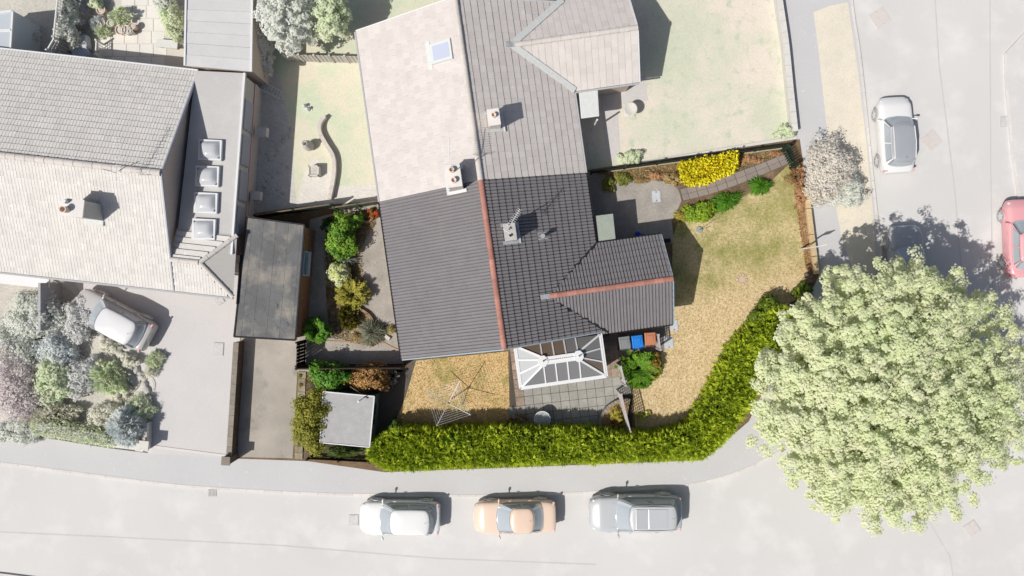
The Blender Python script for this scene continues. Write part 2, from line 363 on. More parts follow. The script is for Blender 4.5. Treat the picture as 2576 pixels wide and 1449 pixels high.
inner = [(1955, -300), (1972, 0), (2005, 340), (2062, 690), (1884, 1060), (1768, 1158), (968, 1188), (772, 1160), (572, 1153), (372, 1140), (275, 1128), (80, 1096), (0, 1066), (-300, 1000), (-700, 960)]
pv = ground('pavement', [(p.x, p.y) for p in kerb_line] + inner, .10, M_PAVE, .12)
def kerb_run(parent, line, z=.112, w=.125, step=.93, m=None):
    W = [g(p.x, p.y, 0) for p in line]; acc = 0; cut = [W[0]]
    pts = [W[0]]
    for a, b in zip(W, W[1:]):
        l = (b-a).length; t = 0
        while acc + l - t >= step: t += step-acc; pts.append(a.lerp(b, t/l)); acc = 0
        acc += l - t
    for a, b in zip(pts, pts[1:]):
        if max(abs(a.x), abs(b.x)) > 29 or max(abs(a.y), abs(b.y)) > 17.5: continue
        me = MB().bar((0, 0, 0), ((b-a).length-.012, 0, 0), w, .2).mesh('kerb_stone', m or M_KERB)
        o = bpy.data.objects.new('kerb_stone', me); COL.objects.link(o); o.parent = parent
        o.location = (a.x, a.y, z-.1); o.rotation_euler = (0, 0, math.atan2(b.y-a.y, b.x-a.x))
kerb_run(pv, kerb_line)
vg = ground('grass_verge', [(2047, 30), (2090, 14), (2133, 6), (2160, 190), (2182, 380), (2199, 560), (2204, 690), (2150, 690), (2118, 600), (2097, 480), (2078, 300), (2060, 130)], .112, M_STRAWP, .05)
# far side of the side road and of the main road
fp = ground('far_pavement', [(2640, -300), (2600, 60), (2528, 136), (2530, 220), (2544, 380), (2565, 520), (2600, 800), (2700, 1449), (3300, 1449), (3300, -300)], .10, M_ASPH, .12)
kerb_run(fp, [Vector((x, y, 0)) for x, y in [(2640, 0), (2600, 60), (2528, 136), (2530, 220), (2544, 380), (2565, 520), (2600, 800)]])
fq = ground('opposite_pavement', [(-700, 1390), (0, 1443), (150, 1462), (900, 1530), (900, 1900), (-700, 1900)], .10, M_PAVE, .12)
kerb_run(fq, [Vector((x, y, 0)) for x, y in [(-300, 1418), (0, 1443), (150, 1462), (400, 1485)]])
M_SEAM = mat('pale tar seam', (210, 210, 211), (219, 219, 219), 2, grain=.05)
for pts in ([(2350, -40), (2362, 160), (2380, 300), (2402, 480), (2420, 700), (2440, 900)], [(0, 1338), (300, 1352), (700, 1372), (1100, 1405), (1500, 1420)], [(2490, -20), (2492, 400), (2498, 800)], [(2060, 1180), (2300, 1250), (2390, 1400), (2400, 1470)]):
    W = [g(x, y, 0) for x, y in pts]; b = MB()
    for a, c in zip(W, W[1:]): b.bar((a.x, a.y, .003), (c.x, c.y, .003), .07, .002)
    b.build('tar_seam', M_SEAM)['kind'] = 'structure'
# ---- plots next door
ground('neighbour_lawn', [(1480, -300), (1955, -300), (1972, 0), (2005, 340), (1480, 428), (1400, 300), (1480, 180)], .115, M_LAWNP, .1)
ground('neighbour_back_garden', [(640, -300), (1150, -300), (1150, 470), (950, 505), (740, 522), (618, 540), (600, 300), (630, 100)], .106, M_LAWNP2, .1)
ground('neighbour_gravel_strip', [(744, 520), (765, 440), (790, 395), (822, 420), (838, 440), (832, 470), (950, 462), (958, 500)], .112, mat('pale stony soil', (245, 240, 232), (232, 228, 220), 2, grain=.12, gscale=10), .02)
ground('neighbour_side_path', [(655, 160), (700, 180), (730, 330), (745, 515), (620, 540), (600, 400), (640, 250)], .110, mat('pale rubble soil', (232, 230, 226), (214, 213, 210), 3, .2, grain=.12, gscale=8, bump=.5, bscale=9), .02)
ground('next_door_driveway', [(372, 700), (600, 660), (604, 850), (572, 1153), (372, 1140), (350, 1000), (300, 900), (180, 700)], .108, mat('pale tarmac drive', (226, 224, 223), (219, 217, 217), .5, grain=.06, gscale=22, bump=.08, bscale=50), .05)
ground('next_door_front_garden', [(-300, 690), (130, 700), (185, 745), (255, 850), (330, 925), (366, 990), (372, 1122), (275, 1120), (80, 1090), (0, 1060), (-300, 1000)], .104, M_BEDP, .1)
ground('next_door_back_garden', [(-300, -300), (640, -300), (640, 240), (-300, 240)], .104, M_BEDP, .1)
pt = ground('next_door_patio', [(300, -60), (470, -60), (468, 170), (235, 155), (245, 90), (262, 60)], .112, mat('pale patio bed', (225, 220, 210), grain=.05), .05)
for r in range(7):
    for c in range(5):
        x, y = 300+c*34+(r % 2)*5-(r > 2)*55, -50+r*32
        if x < 240 or x > 440: continue
        o = MB().prism([g(x+1, y+1, .13), g(x+33, y+1, .13), g(x+33, y+31, .13), g(x+1, y+31, .13)], .10, .13).build('paving_slab', M_SLABP, pt)
# ---- the plot itself
M_SOIL = mat('garden soil', (112, 92, 72), (150, 128, 100), 1.3, .2, grain=.25, gscale=9, bump=.5, bscale=16)
M_CONC = mat('weathered concrete', (200, 192, 182), (166, 160, 152), .9, .22, grain=.12, gscale=11, c3=(215, 213, 208), s3=7, k3=.03, centre3=.70, bump=.15, bscale=40)
M_DRIVE = mat('concrete drive', (198, 190, 178), (170, 164, 156), .45, .2, grain=.08, gscale=16, c3=(128, 122, 116), s3=.55, k3=.1, centre3=.66, bump=.12, bscale=45)
M_STRAW = mat('parched lawn', (236, 208, 156), (218, 188, 134), .9, .2, grain=.2, gscale=8, bump=.2, bscale=26, c3=(150, 154, 84), s3=.7, k3=.12, centre3=.60)
M_LAWN = mat('half parched lawn', (200, 190, 136), (230, 210, 168), .34, .15, grain=.22, gscale=7, bump=.2, bscale=26, c3=(146, 152, 80), s3=.8, k3=.16, centre3=.56, zone=(.35, -1, 3.9, .8, (236, 213, 172), (222, 198, 154)))
plot = [(618, 540), (955, 497), (1210, 452), (1480, 430), (2012, 350), (2062, 690), (1884, 1060), (1768, 1158), (968, 1188), (772, 1160), (572, 1153), (602, 850), (590, 845)]
ground('garden_soil', plot, .104, M_SOIL, .15)
ground('back_yard_concrete', [(780, 552), (960, 505), (1015, 915), (1012, 935), (748, 935), (748, 852)], .112, M_CONC, .05)
ground('planting_bed', [(826, 545), (905, 528), (950, 525), (945, 565), (918, 600), (905, 650), (915, 700), (905, 780), (930, 800), (975, 850), (940, 872), (880, 862), (830, 840), (820, 760), (822, 650)], .118, mat('bed soil', (128, 106, 84), (196, 178, 150), 1.6, .18, grain=.25, gscale=8, bump=.6, bscale=14), .05)
ground('driveway', [(606, 850), (750, 856), (748, 935), (736, 1153), (578, 1149)], .116, M_DRIVE, .05)
ground('shed_path', [(930, 930), (1015, 930), (1045, 905), (1070, 905), (1045, 930), (985, 1100), (905, 1150), (770, 1150), (780, 960)], .112, mat('shade toned path', (120, 112, 102), (96, 90, 84), 1, grain=.15, bump=.3), .05)  # concrete path, the shade over it put into its dark colour
lawn_b = [(1047, 907), (1278, 884), (1284, 1100), (978, 1100), (1020, 1000)]
ground('back_lawn', lawn_b, .122, M_STRAW, .05)
lawn_f = [(1692, 600), (1705, 560), (1780, 540), (1862, 500), (1940, 455), (1988, 410), (2008, 420), (2036, 590), (2046, 690), (1990, 800), (1900, 900), (1840, 1010), (1780, 1090), (1600, 1100), (1592, 980), (1650, 905), (1672, 880), (1690, 770)]
ground('front_lawn', lawn_f, .122, M_LAWN, .05)
tg = leafmat('grass blades', (214, 186, 126), (160, 152, 84), .2)
ts = leafmat('straw blades', (226, 196, 140), (186, 152, 92), .2)
tufts('lawn_grass', lawn_f, .124, 20000, tg, .06, 'thin mixed green and straw grass over the front lawn')
tufts('back_lawn_grass', lawn_b, .124, 8000, leafmat('straw blades 2', (222, 186, 118), (160, 134, 66), .2), .06, 'straw coloured grass on the small back lawn')
ground('front_yard_concrete', [(1478, 432), (1560, 448), (1640, 452), (1690, 460), (1708, 480), (1714, 506), (1690, 558), (1696, 610), (1500, 640)], .116, mat('speckled concrete', (188, 181, 172), (164, 159, 152), 1.2, .22, grain=.12, gscale=12, c3=(218, 214, 208), s3=8, k3=.03, centre3=.66, bump=.15, bscale=40), .05)
ground('bin_yard_concrete', [(1470, 860), (1700, 800), (1706, 872), (1660, 890), (1560, 990), (1520, 960)], .110, mat('bin yard concrete', (150, 146, 142), (128, 125, 122), 1, grain=.1), .05)
# footpath to the gate, slab by slab, two rows
M_PATHS = mat('path slab', (168, 156, 148), (150, 141, 136), 1.5, var=.07, grain=.1, gscale=14, bump=.12)
gp = ground('garden_path', [(1708, 472), (1760, 458), (1860, 425), (1975, 384), (1990, 410), (1870, 462), (1716, 508)], .112, mat('path joint', (110, 100, 88), grain=.1), .05)
top = smooth_line([Vector((x, y, 0)) for x, y in [(1711, 476), (1790, 455), (1880, 424), (1973, 388)]], 6); bot = smooth_line([Vector((x, y, 0)) for x, y in [(1719, 505), (1800, 484), (1890, 451), (1987, 410)]], 6)
def samp(line, t): i = t*(len(line)-1); k = min(int(i), len(line)-2); return line[k].lerp(line[k+1], i-k)
NS = 11
for i in range(NS):
    for r in range(2):
        t0, t1 = (i+.03)/NS, (i+.97)/NS; a, b = r*.5+.015, r*.5+.485
        q = [samp(top, t0).lerp(samp(bot, t0), a), samp(top, t1).lerp(samp(bot, t1), a), samp(top, t1).lerp(samp(bot, t1), b), samp(top, t0).lerp(samp(bot, t0), b)]
        z = .126+random.uniform(-.004, .004)
        MB().prism([g(p.x, p.y, z) for p in q], .10, z).build('path_slab', M_PATHS, gp)
# ================================================================ THE BUNGALOW AND ITS TWIN
TH = math.radians(8.0)
F = Frame((-.35, -2.80, 0), TH)
ZE, ZR, HU = 2.5, 4.9, 5.1
SL = (ZR-ZE)/HU
M_BRICK = mat('brown brick', (150, 104, 76), (112, 84, 66), 7, .2, grain=.2, gscale=18, bump=.2)
M_TILE = mat('dark grey concrete tile', (142, 139, 142), (135, 132, 135), 1.1, .3, var=.04, grain=.05, gscale=10, rough=.75, c3=(176, 172, 166), s3=11, k3=.012, centre3=.735)
M_TERRA = mat('terracotta ridge', (202, 148, 134), (186, 130, 116), 3, var=.2, grain=.12, gscale=12)
M_LEAD = mat('lead flashing', (208, 212, 216), (176, 182, 190), 6, .2, grain=.1, rough=.6)
M_DARKG = mat('black gutter', (34, 34, 38), grain=.05, rough=.4)
M_VERGE = mat('pale blue verge trim', (166, 184, 196), grain=.05, rough=.5)
M_GLASS = glass('window glass', (72, 84, 96), .05, .8)
def house(label, v0, v1, wv0, wv1, tm_main, kind, palette, right_kind=None, gable_low=True, stagger=False, tile_mats=None):
    wall_m, ridge_m, gut_m, trim_m, under_m, glass_m, frame_m, door_m = palette
    base = F(0, (v0+v1)/2, .1)
    t = thing('bungalow', label, 'house', base)
    u0, u1 = -HU+.3, HU-.3
    b = MB(); pr = [(u0, .0), (u1, .0), (u1, ZR-SL*u1-.1), (0, ZR-.1), (u0, ZR-SL*u1-.1)]
    V = [F(u, v, z) for v in (v0+(.12 if gable_low else 0), v1-(.12 if not gable_low else 0)) for u, z in pr]
    b.add(V, [(0,1,2,3,4), (9,8,7,6,5)] + [(i, (i+5), (i+1)%5+5, (i+1)%5) for i in range(5)])
    b.add([F(u, v, z) for u, v, z in ((u1-.2, wv0+.22, 0), (8.1, wv0+.22, 0), (8.1, wv1-.22, 0), (u1-.2, wv1-.22, 0), (u1-.2, wv0+.22, 2.5), (8.1, wv0+.22, 2.5), (8.1, wv1-.22, 2.5), (u1-.2, wv1-.22, 2.5), (8.1, (wv0+wv1)/2, 3.6))],
          [(0,1,5,4), (2,3,7,6), (1,2,6,8,5)])
    b.build('wall', wall_m, t)
    # roof deck under the tiles
    wr = (wv0+wv1)/2; WZ = 3.75; ws = (WZ-ZE)/(wv1-wv0)*2
    b = MB(); pr = [(-HU+.02, ZE-.07), (-HU+.02, ZE-.02), (0, ZR-.03), (HU-.02, ZE-.02), (HU-.02, ZE-.07), (0, ZR-.14)]
    V = [F(u, v, z) for v in (v0+.012, v1-.012) for u, z in pr]
    b.add(V, [(0,1,2,5), (2,3,4,5), (6,11,8,7), (8,11,10,9)] + [(i, i+6, (i+1)%6+6, (i+1)%6) for i in range(6)])
    pr = [(wv0+.02, ZE-.07), (wv0+.02, ZE-.02), (wr, WZ-.03), (wv1-.02, ZE-.02), (wv1-.02, ZE-.07), (wr, WZ-.12)]
    V = [F(u, v, z) for u in (2.35, 8.33) for v, z in pr]
    b.add(V, [(0,1,2,5), (2,3,4,5), (6,11,8,7), (8,11,10,9)] + [(i, i+6, (i+1)%6+6, (i+1)%6) for i in range(6)])
    roof = b.build('roof', under_m, t)
    mainz = lambda u: ZR-SL*abs(u)
    def wingz(u, v): return WZ-ws*abs(v-wr) if (wv0 < v < wv1 and 2.3 < u < 8.35) else -9
    def keep_main(c): u, v = F.inv(c); return mainz(u) > wingz(u, v)-.03
    def keep_wing(c): u, v = F.inv(c); return wingz(u, v) > mainz(u)-.03
    bl = F.u*HU + Vector((0, 0, ZR-ZE)); br = -F.u*HU + Vector((0, 0, ZR-ZE)); sl = bl.length
    allt = []
    mt = tm_main
    me = tile_mesh('roof_tile', .313, .40, kind, mt, .048 if gable_low else .03)
    p, ww, gg = slope_tiles(F(-HU, v1, ZE), -F.v, bl, v1-v0, sl, .313, .355, None, stagger); allt += p
    p2, _, _ = slope_tiles(F(HU, v0, ZE), F.v, br, v1-v0, sl, .313, .355, keep_main); allt += p2
    bw = Vector((0, 0, WZ-ZE)) - F.v*(wv1-wr); bw2 = Vector((0, 0, WZ-ZE)) + F.v*(wr-wv0)
    p3, _, _ = slope_tiles(F(8.35, wv1, ZE), -F.u, bw, 6.05, bw.length, .313, .355, keep_wing); allt += p3
    p4, _, _ = slope_tiles(F(2.3, wv0, ZE), F.u, bw2, 6.05, bw2.length, .313, .355, keep_wing); allt += p4
    lay_tiles(allt, me, roof)
    ridge_tiles(roof, F(0, v0, ZR+.05), F(0, v1, ZR+.05), ridge_m)
    ui = (ZR-WZ)/SL
    ridge_tiles(roof, F(ui-.1, wr, WZ+.05), F(8.37, wr, WZ+.05), ridge_m)
    MB().bar(F(ui-.42, wr, ZR-SL*(ui-.42)+.07), F(ui+.02, wr, ZR-SL*(ui+.02)+.10), .24, .05).build('lead_saddle', M_LEAD, roof, bevel=.015)
    # valleys, gutters, verges
    for ve in (wv0, wv1):
        MB().bar(F(ui-.12, wr, WZ+.03+(.04 if gable_low else .10)), F(HU+.05, ve, ZE+.04+(.04 if gable_low else .10)), .13 if gable_low else .30, .03, up=(0,0,1)).build('valley', under_m if gable_low else M_VALP, roof)
    gb = MB().tube([F(-HU-.06, v0, ZE-.03), F(-HU-.06, v1, ZE-.03)], .06, 6); gb.build('gutter', gut_m, t)
    rr = ((wv1, v1) if gable_low else (v0, wv0))
    MB().tube([F(HU+.06, rr[0], ZE-.03), F(HU+.06, rr[1], ZE-.03)], .06, 6).build('gutter', gut_m, t)
    MB().tube([F(HU+.06, wv0-.06, ZE-.03), F(8.34, wv0-.06, ZE-.03)], .05, 6).build('gutter', gut_m, t)
    MB().tube([F(HU+.06, wv1+.06, ZE-.03), F(8.34, wv1+.06, ZE-.03)], .05, 6).build('gutter', gut_m, t)
    ve = v0-.03 if gable_low else v1+.03
    for s in (-1, 1): MB().bar(F(s*(HU), ve, ZE+.0), F(0, ve, ZR+.0), .06, .10).build('verge_trim', trim_m, t)
    for a in (wv0, wv1): MB().bar(F(8.38, a, ZE+.0), F(8.38, wr, WZ+.0), .06, .10).build('verge_trim', trim_m, t)
    # windows and doors
    def window(u, v, z, w, h, nrm):
        d = Vector((nrm.y, -nrm.x, 0)); c = F(u, v, z)
        f = MB().bar(c - d*w/2, c + d*w/2, .10, h).build('window', frame_m, t)
        MB().bar(c - d*(w/2-.06) + nrm*.03, c - d*.03 + nrm*.03, .06, h-.12).build('pane', glass_m, f)
        MB().bar(c + d*.03 + nrm*.03, c + d*(w/2-.06) + nrm*.03, .06, h-.12).build('pane', glass_m, f)
        MB().bar(c - d*(w/2+.05) + nrm*.06 - Vector((0,0,h/2+.03)), c + d*(w/2+.05) + nrm*.06 - Vector((0,0,h/2+.03)), .16, .05).build('sill', frame_m, f)
    window(8.1, wr, 1.45, 2.2, 1.2, F.u)
    vm = (v0+v1)/2
    window(-HU+.3, vm+1.6, 1.5, 1.6, 1.1, -F.u); window(-HU+.3, vm-1.9, 1.5, 1.4, 1.1, -F.u)
    dv = (wv1+.75 if gable_low else wv0-.75)
    dr = MB().bar(F(u1, dv-.43, 1.1), F(u1, dv+.43, 1.1), .10, 2.0).build('door', door_m, t)
    MB().box(F(u1+.08, dv+.3, 1.1), (.05, .05, .14)).build('handle', M_LEAD, dr)
    window(-2.4 if gable_low else 2.0, v0+.12 if gable_low else v1-.12, 1.5, 1.4, 1.1, -F.v if gable_low else F.v)
    return t, roof
def chimney(parent, u, v, ztop, du, dv, wall_m, cap_m, pots, pot_m, flash_m, skirt=.13):
    zr = ZR-SL*abs(u)
    c = MB().box(F(u, v, (zr-.5+ztop)/2), (du, dv, ztop-zr+.5), TH).build('chimney', wall_m, parent)
    MB().box(F(u, v, ztop+.04), (du+.06, dv+.06, .09), TH).build('capping', cap_m, c, bevel=.015)
    s = 1 if u > 0 else -1
    f = MB()
    lo = u+s*(du/2+skirt)
    nz = Vector((0, 0, .085))
    f.bar(F(u-s*(du/2+skirt), v-dv/2-.06, ZR-SL*abs(u-s*(du/2+skirt)))+nz, F(lo, v-dv/2-.06, ZR-SL*abs(lo))+nz, .16, .03)
    f.bar(F(u-s*(du/2+skirt), v+dv/2+.06, ZR-SL*abs(u-s*(du/2+skirt)))+nz, F(lo, v+dv/2+.06, ZR-SL*abs(lo))+nz, .16, .03)
    f.bar(F(lo-.02*s, v-dv/2-.14, ZR-SL*abs(lo))+nz, F(lo-.02*s, v+dv/2+.14, ZR-SL*abs(lo))+nz, .2, .03)
    f.build('flashing', flash_m, c)
    for du2, dv2, r, hh in pots:
        MB().lathe([(r*1.1, 0), (r*.95, hh*.8), (r*1.1, hh*.85), (r*1.1, hh), (r*.75, hh), (r*.7, hh*.3)], F(u+du2, v+dv2, ztop+.08), 14).build('chimney_pot', pot_m, c, smooth=False)
    return c
def aerial(label, base, top, boomA, boomB, n, m, el=.28, group=None):
    t = thing('television_aerial', label, 'aerial', base)
    MB().tube([base, top], .022, 6).build('mast', m, t)
    A, B = Vector(boomA), Vector(boomB); MB().tube([A, B], .016, 6).build('boom', m, t)
    d = (B-A).normalized(); s = Vector((0, 0, 1)).cross(d).normalized()
    for i in range(n):
        c = A.lerp(B, i/(n-1)); l = el*(1-.35*i/(n-1))
        MB().tube([c-s*l, c+s*l], .009, 4).build('element', m, t)
    b = MB()
    for k in (-1, 0, 1): b.tube([A-s*el*1.25+Vector((0, 0, k*.09)), A+s*el*1.25+Vector((0, 0, k*.09))], .008, 4)
    b.build('reflector', m, t); return t
pal = (M_BRICK, M_TERRA, M_DARKG, M_VERGE, mat('roof underlay', (44, 42, 44), grain=.1), M_GLASS, M_WHITE, mat('dark door', (70, 60, 56), grain=.08, rough=.5))
hA, rA = house('dark grey tiled bungalow with red terracotta ridges and a front wing', 0, 7.82, -.1, 4.3, M_TILE, 'groove', pal)
chimney(hA, 1.0, 5.25, 5.35, .50, .72, mat('rendered chimney', (206, 204, 200), (186, 184, 182), 4, grain=.1), mat('chimney cap', (214, 212, 208), (190, 188, 186), 5, grain=.12), [(0, .16, .06, .1), (0, -.16, .06, .1)], mat('dark pot', (80, 76, 74), grain=.1), M_LEAD)
p = F(.95, 5.55, 5.3)
aerial('silver television aerial on the dark roof, beside the white chimney', p, p+Vector((.02, .02, 1.15)), p+Vector((-.05, -.35, 1.1)), p+Vector((.52, .62, 1.18)), 13, mat('aerial metal', (226, 228, 228), grain=0, rough=.4), .17)
zf = ZR-SL*2.5
fl = MB().lathe([(.075, 0), (.075, .62), (.11, .62), (.11, .70), (.06, .70)], F(2.5, 4.93, zf-.05), 12).build('flue_pipe', mat('flue metal', (196, 198, 200), grain=.05, rough=.4, metal=.3), hA)
MB().bar(F(2.28, 4.93, ZR-SL*2.28+.045), F(2.78, 4.93, ZR-SL*2.78+.045), .44, .02).build('flashing', M_LEAD, fl)
# flat porch canopy in the corner of the wing
M_FELTG = mat('green grey mineral felt', (176, 184, 172), (160, 170, 160), 2.5, grain=.1, gscale=16, c3=(130, 140, 128), s3=10, k3=.03, centre3=.7)
pc = [g(1497, 541, 2.4), g(1543, 535, 2.4), g(1550, 604, 2.4), g(1505, 612, 2.4)]
pcz = MB().prism(pc, 2.31, 2.43).build('porch_canopy', M_DARKG, hA)
ctr = sum(pc, Vector())/4
MB().prism([ctr+(p-ctr)*.93 for p in pc], 2.425, 2.437).build('felt', M_FELTG, pcz)
MB().tube([pc[1]*.98+Vector((0,0,0)), Vector((pc[1].x*.98, pc[1].y*.98, .1))], .04, 8).build('porch_post', M_WHITE, hA)
# ================================================================ OUTBUILDINGS AND GARDEN OF THE PLOT
# garage
M_FELT = mat('charcoal roofing felt', (128, 128, 129), (106, 108, 110), .8, .25, grain=.1, gscale=12, c3=(166, 160, 150), s3=.65, k3=.1, centre3=.60, bump=.12, bscale=9)
gz = 2.3; gq = [g(621, 546, gz), g(766, 566, gz), g(743, 856, gz), g(589, 847, gz)]
gc = sum(gq, Vector())/4
t = thing('garage', 'flat roofed brick garage with worn charcoal felt roof beside the concrete drive', 'garage', (gc.x, gc.y, .1))
wq = [gc+(p-gc)*.965 for p in gq]
MB().prism(wq, .05, gz-.12).build('wall', mat('garage brick', (196, 146, 112), (164, 120, 92), 7, .2, grain=.2, gscale=18, bump=.2), t)
rf = MB().prism(gq, gz-.12, gz).build('roof', M_FELT, t, bevel=.02)
def onroof(s, r): return gq[0].lerp(gq[1], s).lerp(gq[3].lerp(gq[2], s), r)
for s in (.10, .29, .51, .72, .93):         # lapped felt sheets
    b = MB(); b.bar(onroof(s, .01)+Vector((0,0,.004)), onroof(s+.004, .99)+Vector((0,0,.004)), .05, .012); b.build('felt_lap', M_FELT, rf)
for r in (.33, .49, .74): MB().bar(onroof(.02, r)+Vector((0,0,.003)), onroof(.98, r+.02)+Vector((0,0,.003)), .05, .008).build('felt_lap', M_FELT, rf)
for k in range(9):                           # wrinkles in the felt
    s, r = random.uniform(.08, .85), random.uniform(.6, .93); pts = []
    for q in range(5): pts.append(onroof(min(.97, s+.05*q*random.uniform(.3, 1)), min(.98, r+.035*q*random.uniform(.2, 1)))+Vector((0, 0, -.018)))
    MB().tube(smooth_line(pts, 4), .03, 6).build('felt_wrinkle', M_FELT, rf, smooth=True)
b = MB()
for a, c in ((0, 1), (1, 2), (2, 3), (3, 0)): b.bar(gq[a]+Vector((0,0,.0)), gq[c]+Vector((0,0,.0)), .07, .08)
b.build('roof_edge', mat('felt edge', (48, 48, 52), (66, 66, 70), 3, grain=.1), t)
e0, e1 = wq[1], wq[2]; ed = (e1-e0).normalized(); en = Vector((-ed.y, ed.x, 0)); en = en if en.x > 0 else -en
w0, w1 = e0+ed*1.17+en*.02, e0+ed*2.42+en*.02
wf = MB().bar(w0+Vector((0,0,1.62-gz)), w1+Vector((0,0,1.62-gz)), .12, .74).build('window', mat('white blue frame', (196, 214, 236), grain=.02, rough=.5), t)
MB().bar(w0+ed*.07+en*.045+Vector((0,0,1.62-gz)), w1-ed*.07+en*.045+Vector((0,0,1.62-gz)), .05, .60).build('pane', glass('garage glass', (120, 150, 165), .1, .7), wf)
MB().bar(w0+en*.07+Vector((0,0,1.22-gz)), w1+en*.07+Vector((0,0,1.22-gz)), .2, .05).build('sill', M_WHITE, wf)
# garage door onto the drive
d0, d1 = wq[3].lerp(wq[2], .12), wq[3].lerp(wq[2], .88); dn = Vector((0, -1, 0))
gd = MB().bar(Vector((d0.x, d0.y, 1.05))+dn*.03, Vector((d1.x, d1.y, 1.05))+dn*.03, .06, 1.95).build('garage_door', M_WHITE, t)
for k in range(5):
    z = .35+k*.36; MB().bar(Vector((d0.x, d0.y, z))+dn*.065, Vector((d1.x, d1.y, z))+dn*.065, .012, .30).build('door_panel', M_WHITE, gd)
# drain pipe lying along the garage's outer edge
MB().tube([g(606, 640, 2.38), g(596, 765, 2.38)], .045, 8).build('pipe', mat('black pipe', (24, 24, 26), grain=0, rough=.5), t)
# low wall along the drive
M_WALLB = mat('old brown wall', (116, 96, 80), (84, 74, 66), 4, .2, grain=.2, gscale=12, bump=.3)
t = thing('drive_wall', 'low brown brick wall with a taller end pier along the left of the drive', 'wall', g(590, 1000, .1))
wa, wb = g(610, 858, .12), g(592, 1140, .12)
n = 11
for i in range(n):                                # coping stones and wall body
    a, c = wa.lerp(wb, (i+.01)/n), wa.lerp(wb, (i+.99)/n); MB().bar((a.x, a.y, .98), (c.x, c.y, .98), .27, .07).build('coping_stone', mat('coping', (170, 160, 148), (146, 138, 128), 4, var=.1, grain=.1), t)
MB().bar((wa.x, wa.y, .52), (wb.x, wb.y, .52), .21, .86).build('wall_body', M_WALLB, t)
MB().box((wb.x-.02, wb.y-.12, .70), (.36, .36, 1.22), -.06).build('pier', M_WALLB, t, bevel=.01)
MB().box((wb.x-.02, wb.y-.12, 1.34), (.44, .44, .07), -.06).build('pier_cap', mat('coping', (170, 160, 148)), t, bevel=.01)
# edging blocks right of the drive
t = thing('drive_edging', 'row of mossy concrete edging blocks between the drive and the bush', 'edging', g(757, 1040, .1))
M_EDGE = mat('mossy block', (176, 164, 144), (138, 132, 104), 3, .15, grain=.15, var=.1, bump=.2)
for i in range(13):
    y0, y1 = 935+i*17, 951+i*17; x = 750-i*.7
    MB().prism([g(x, y0, .18), g(x+19, y0+1, .18), g(x+19, y1+1, .18), g(x, y1, .18)], .1, .17+random.uniform(-.02, .02)).build('edging_block', M_EDGE, t)
# timber fences
M_OLDW = mat('weathered timber', (150, 132, 112), (112, 98, 86), 5, var=.12, grain=.15)
M_DKW = mat('dark creosoted timber', (70, 54, 44), (52, 42, 36), 5, var=.15, grain=.15)
M_GRNW = mat('green painted timber', (104, 122, 100), (84, 102, 84), 4, var=.1, grain=.12)
M_DGRN = mat('dark green timber', (46, 70, 56), (38, 58, 48), 4, var=.1, grain=.12)
def board_fence(name, label, A, B, h, m, bw=.15, gap=.012, post_m=None, rails=2, cap=None, group=None, cat='fence', zb=.1, th=.022, pstep=1.83, horiz=False):
    A, B = Vector((A[0], A[1], zb)), Vector((B[0], B[1], zb)); L_ = (B-A).length; d = (B-A).normalized(); nn = Vector((-d.y, d.x, 0)); ang = math.atan2(d.y, d.x)
    t = thing(name, label, cat, (A+B)/2, group)
    if horiz:
        k = int(h/(bw+gap))
        for i in range(k):
            z = zb+.06+(i+.5)*(bw+gap); MB().bar((A.x, A.y, z), (B.x, B.y, z), th, bw).build('board', m, t)
    else:
        n = int(L_/(bw+gap)); st = L_/n; me = MB().box((0, 0, 0), (bw, th, h-.06)).mesh('board', m)
        for i in range(n):
            o = bpy.data.objects.new('board', me); link(o, t); p = A+d*(i+.5)*st
            o.location = (p.x, p.y, zb+.04+(h-.06)/2+random.uniform(-.012, .012)); o.rotation_euler = (random.uniform(-.012, .012), 0, ang+random.uniform(-.015, .015))
    for r in range(rails):
        z = zb+h*(.2+.62*r/max(1, rails-1)); MB().bar(A+nn*.045+Vector((0,0,z-zb)), B+nn*.045+Vector((0,0,z-zb)), .045, .07).build('rail', post_m or m, t)
    n = max(1, round(L_/pstep))
    for i in range(n+1):
        p = A.lerp(B, i/n); MB().box((p.x, p.y, zb+(h+.08)/2), (.09, .09, h+.08), ang).build('post', post_m or m, t)
    if cap: MB().bar((A.x, A.y, zb+h+.01), (B.x, B.y, zb+h+.01), .07, .03).build('capping_rail', cap, t)
    return t
fa, fb = g(745, 928, 1.8), g(1006, 926, 1.8)
board_fence('timber_fence', 'dark timber fence between the back yard and the two bushes', fa, fb, 1.7, M_DKW, cap=M_DKW)
board_fence('side_gate', 'dark wooden side gate between garage corner and timber fence', g(746, 862, 1.75), g(745, 922, 1.75), 1.65, M_DKW, cat='gate', pstep=3)
# fence along the top of the back garden: an old green panel leaning in and a dark shaded run
board_fence('green_fence_panel', 'faded green timber fence panel left of the dark roof', g(838, 522, 1.35), g(953, 505, 1.35), 1.25, M_GRNW, cap=M_OLDW, pstep=1.2)
board_fence('shaded_fence', 'shaded green fence behind the flat roofed garage', g(640, 541, 1.35), g(832, 514, 1.35), 1.25, M_DGRN, cap=M_OLDW)
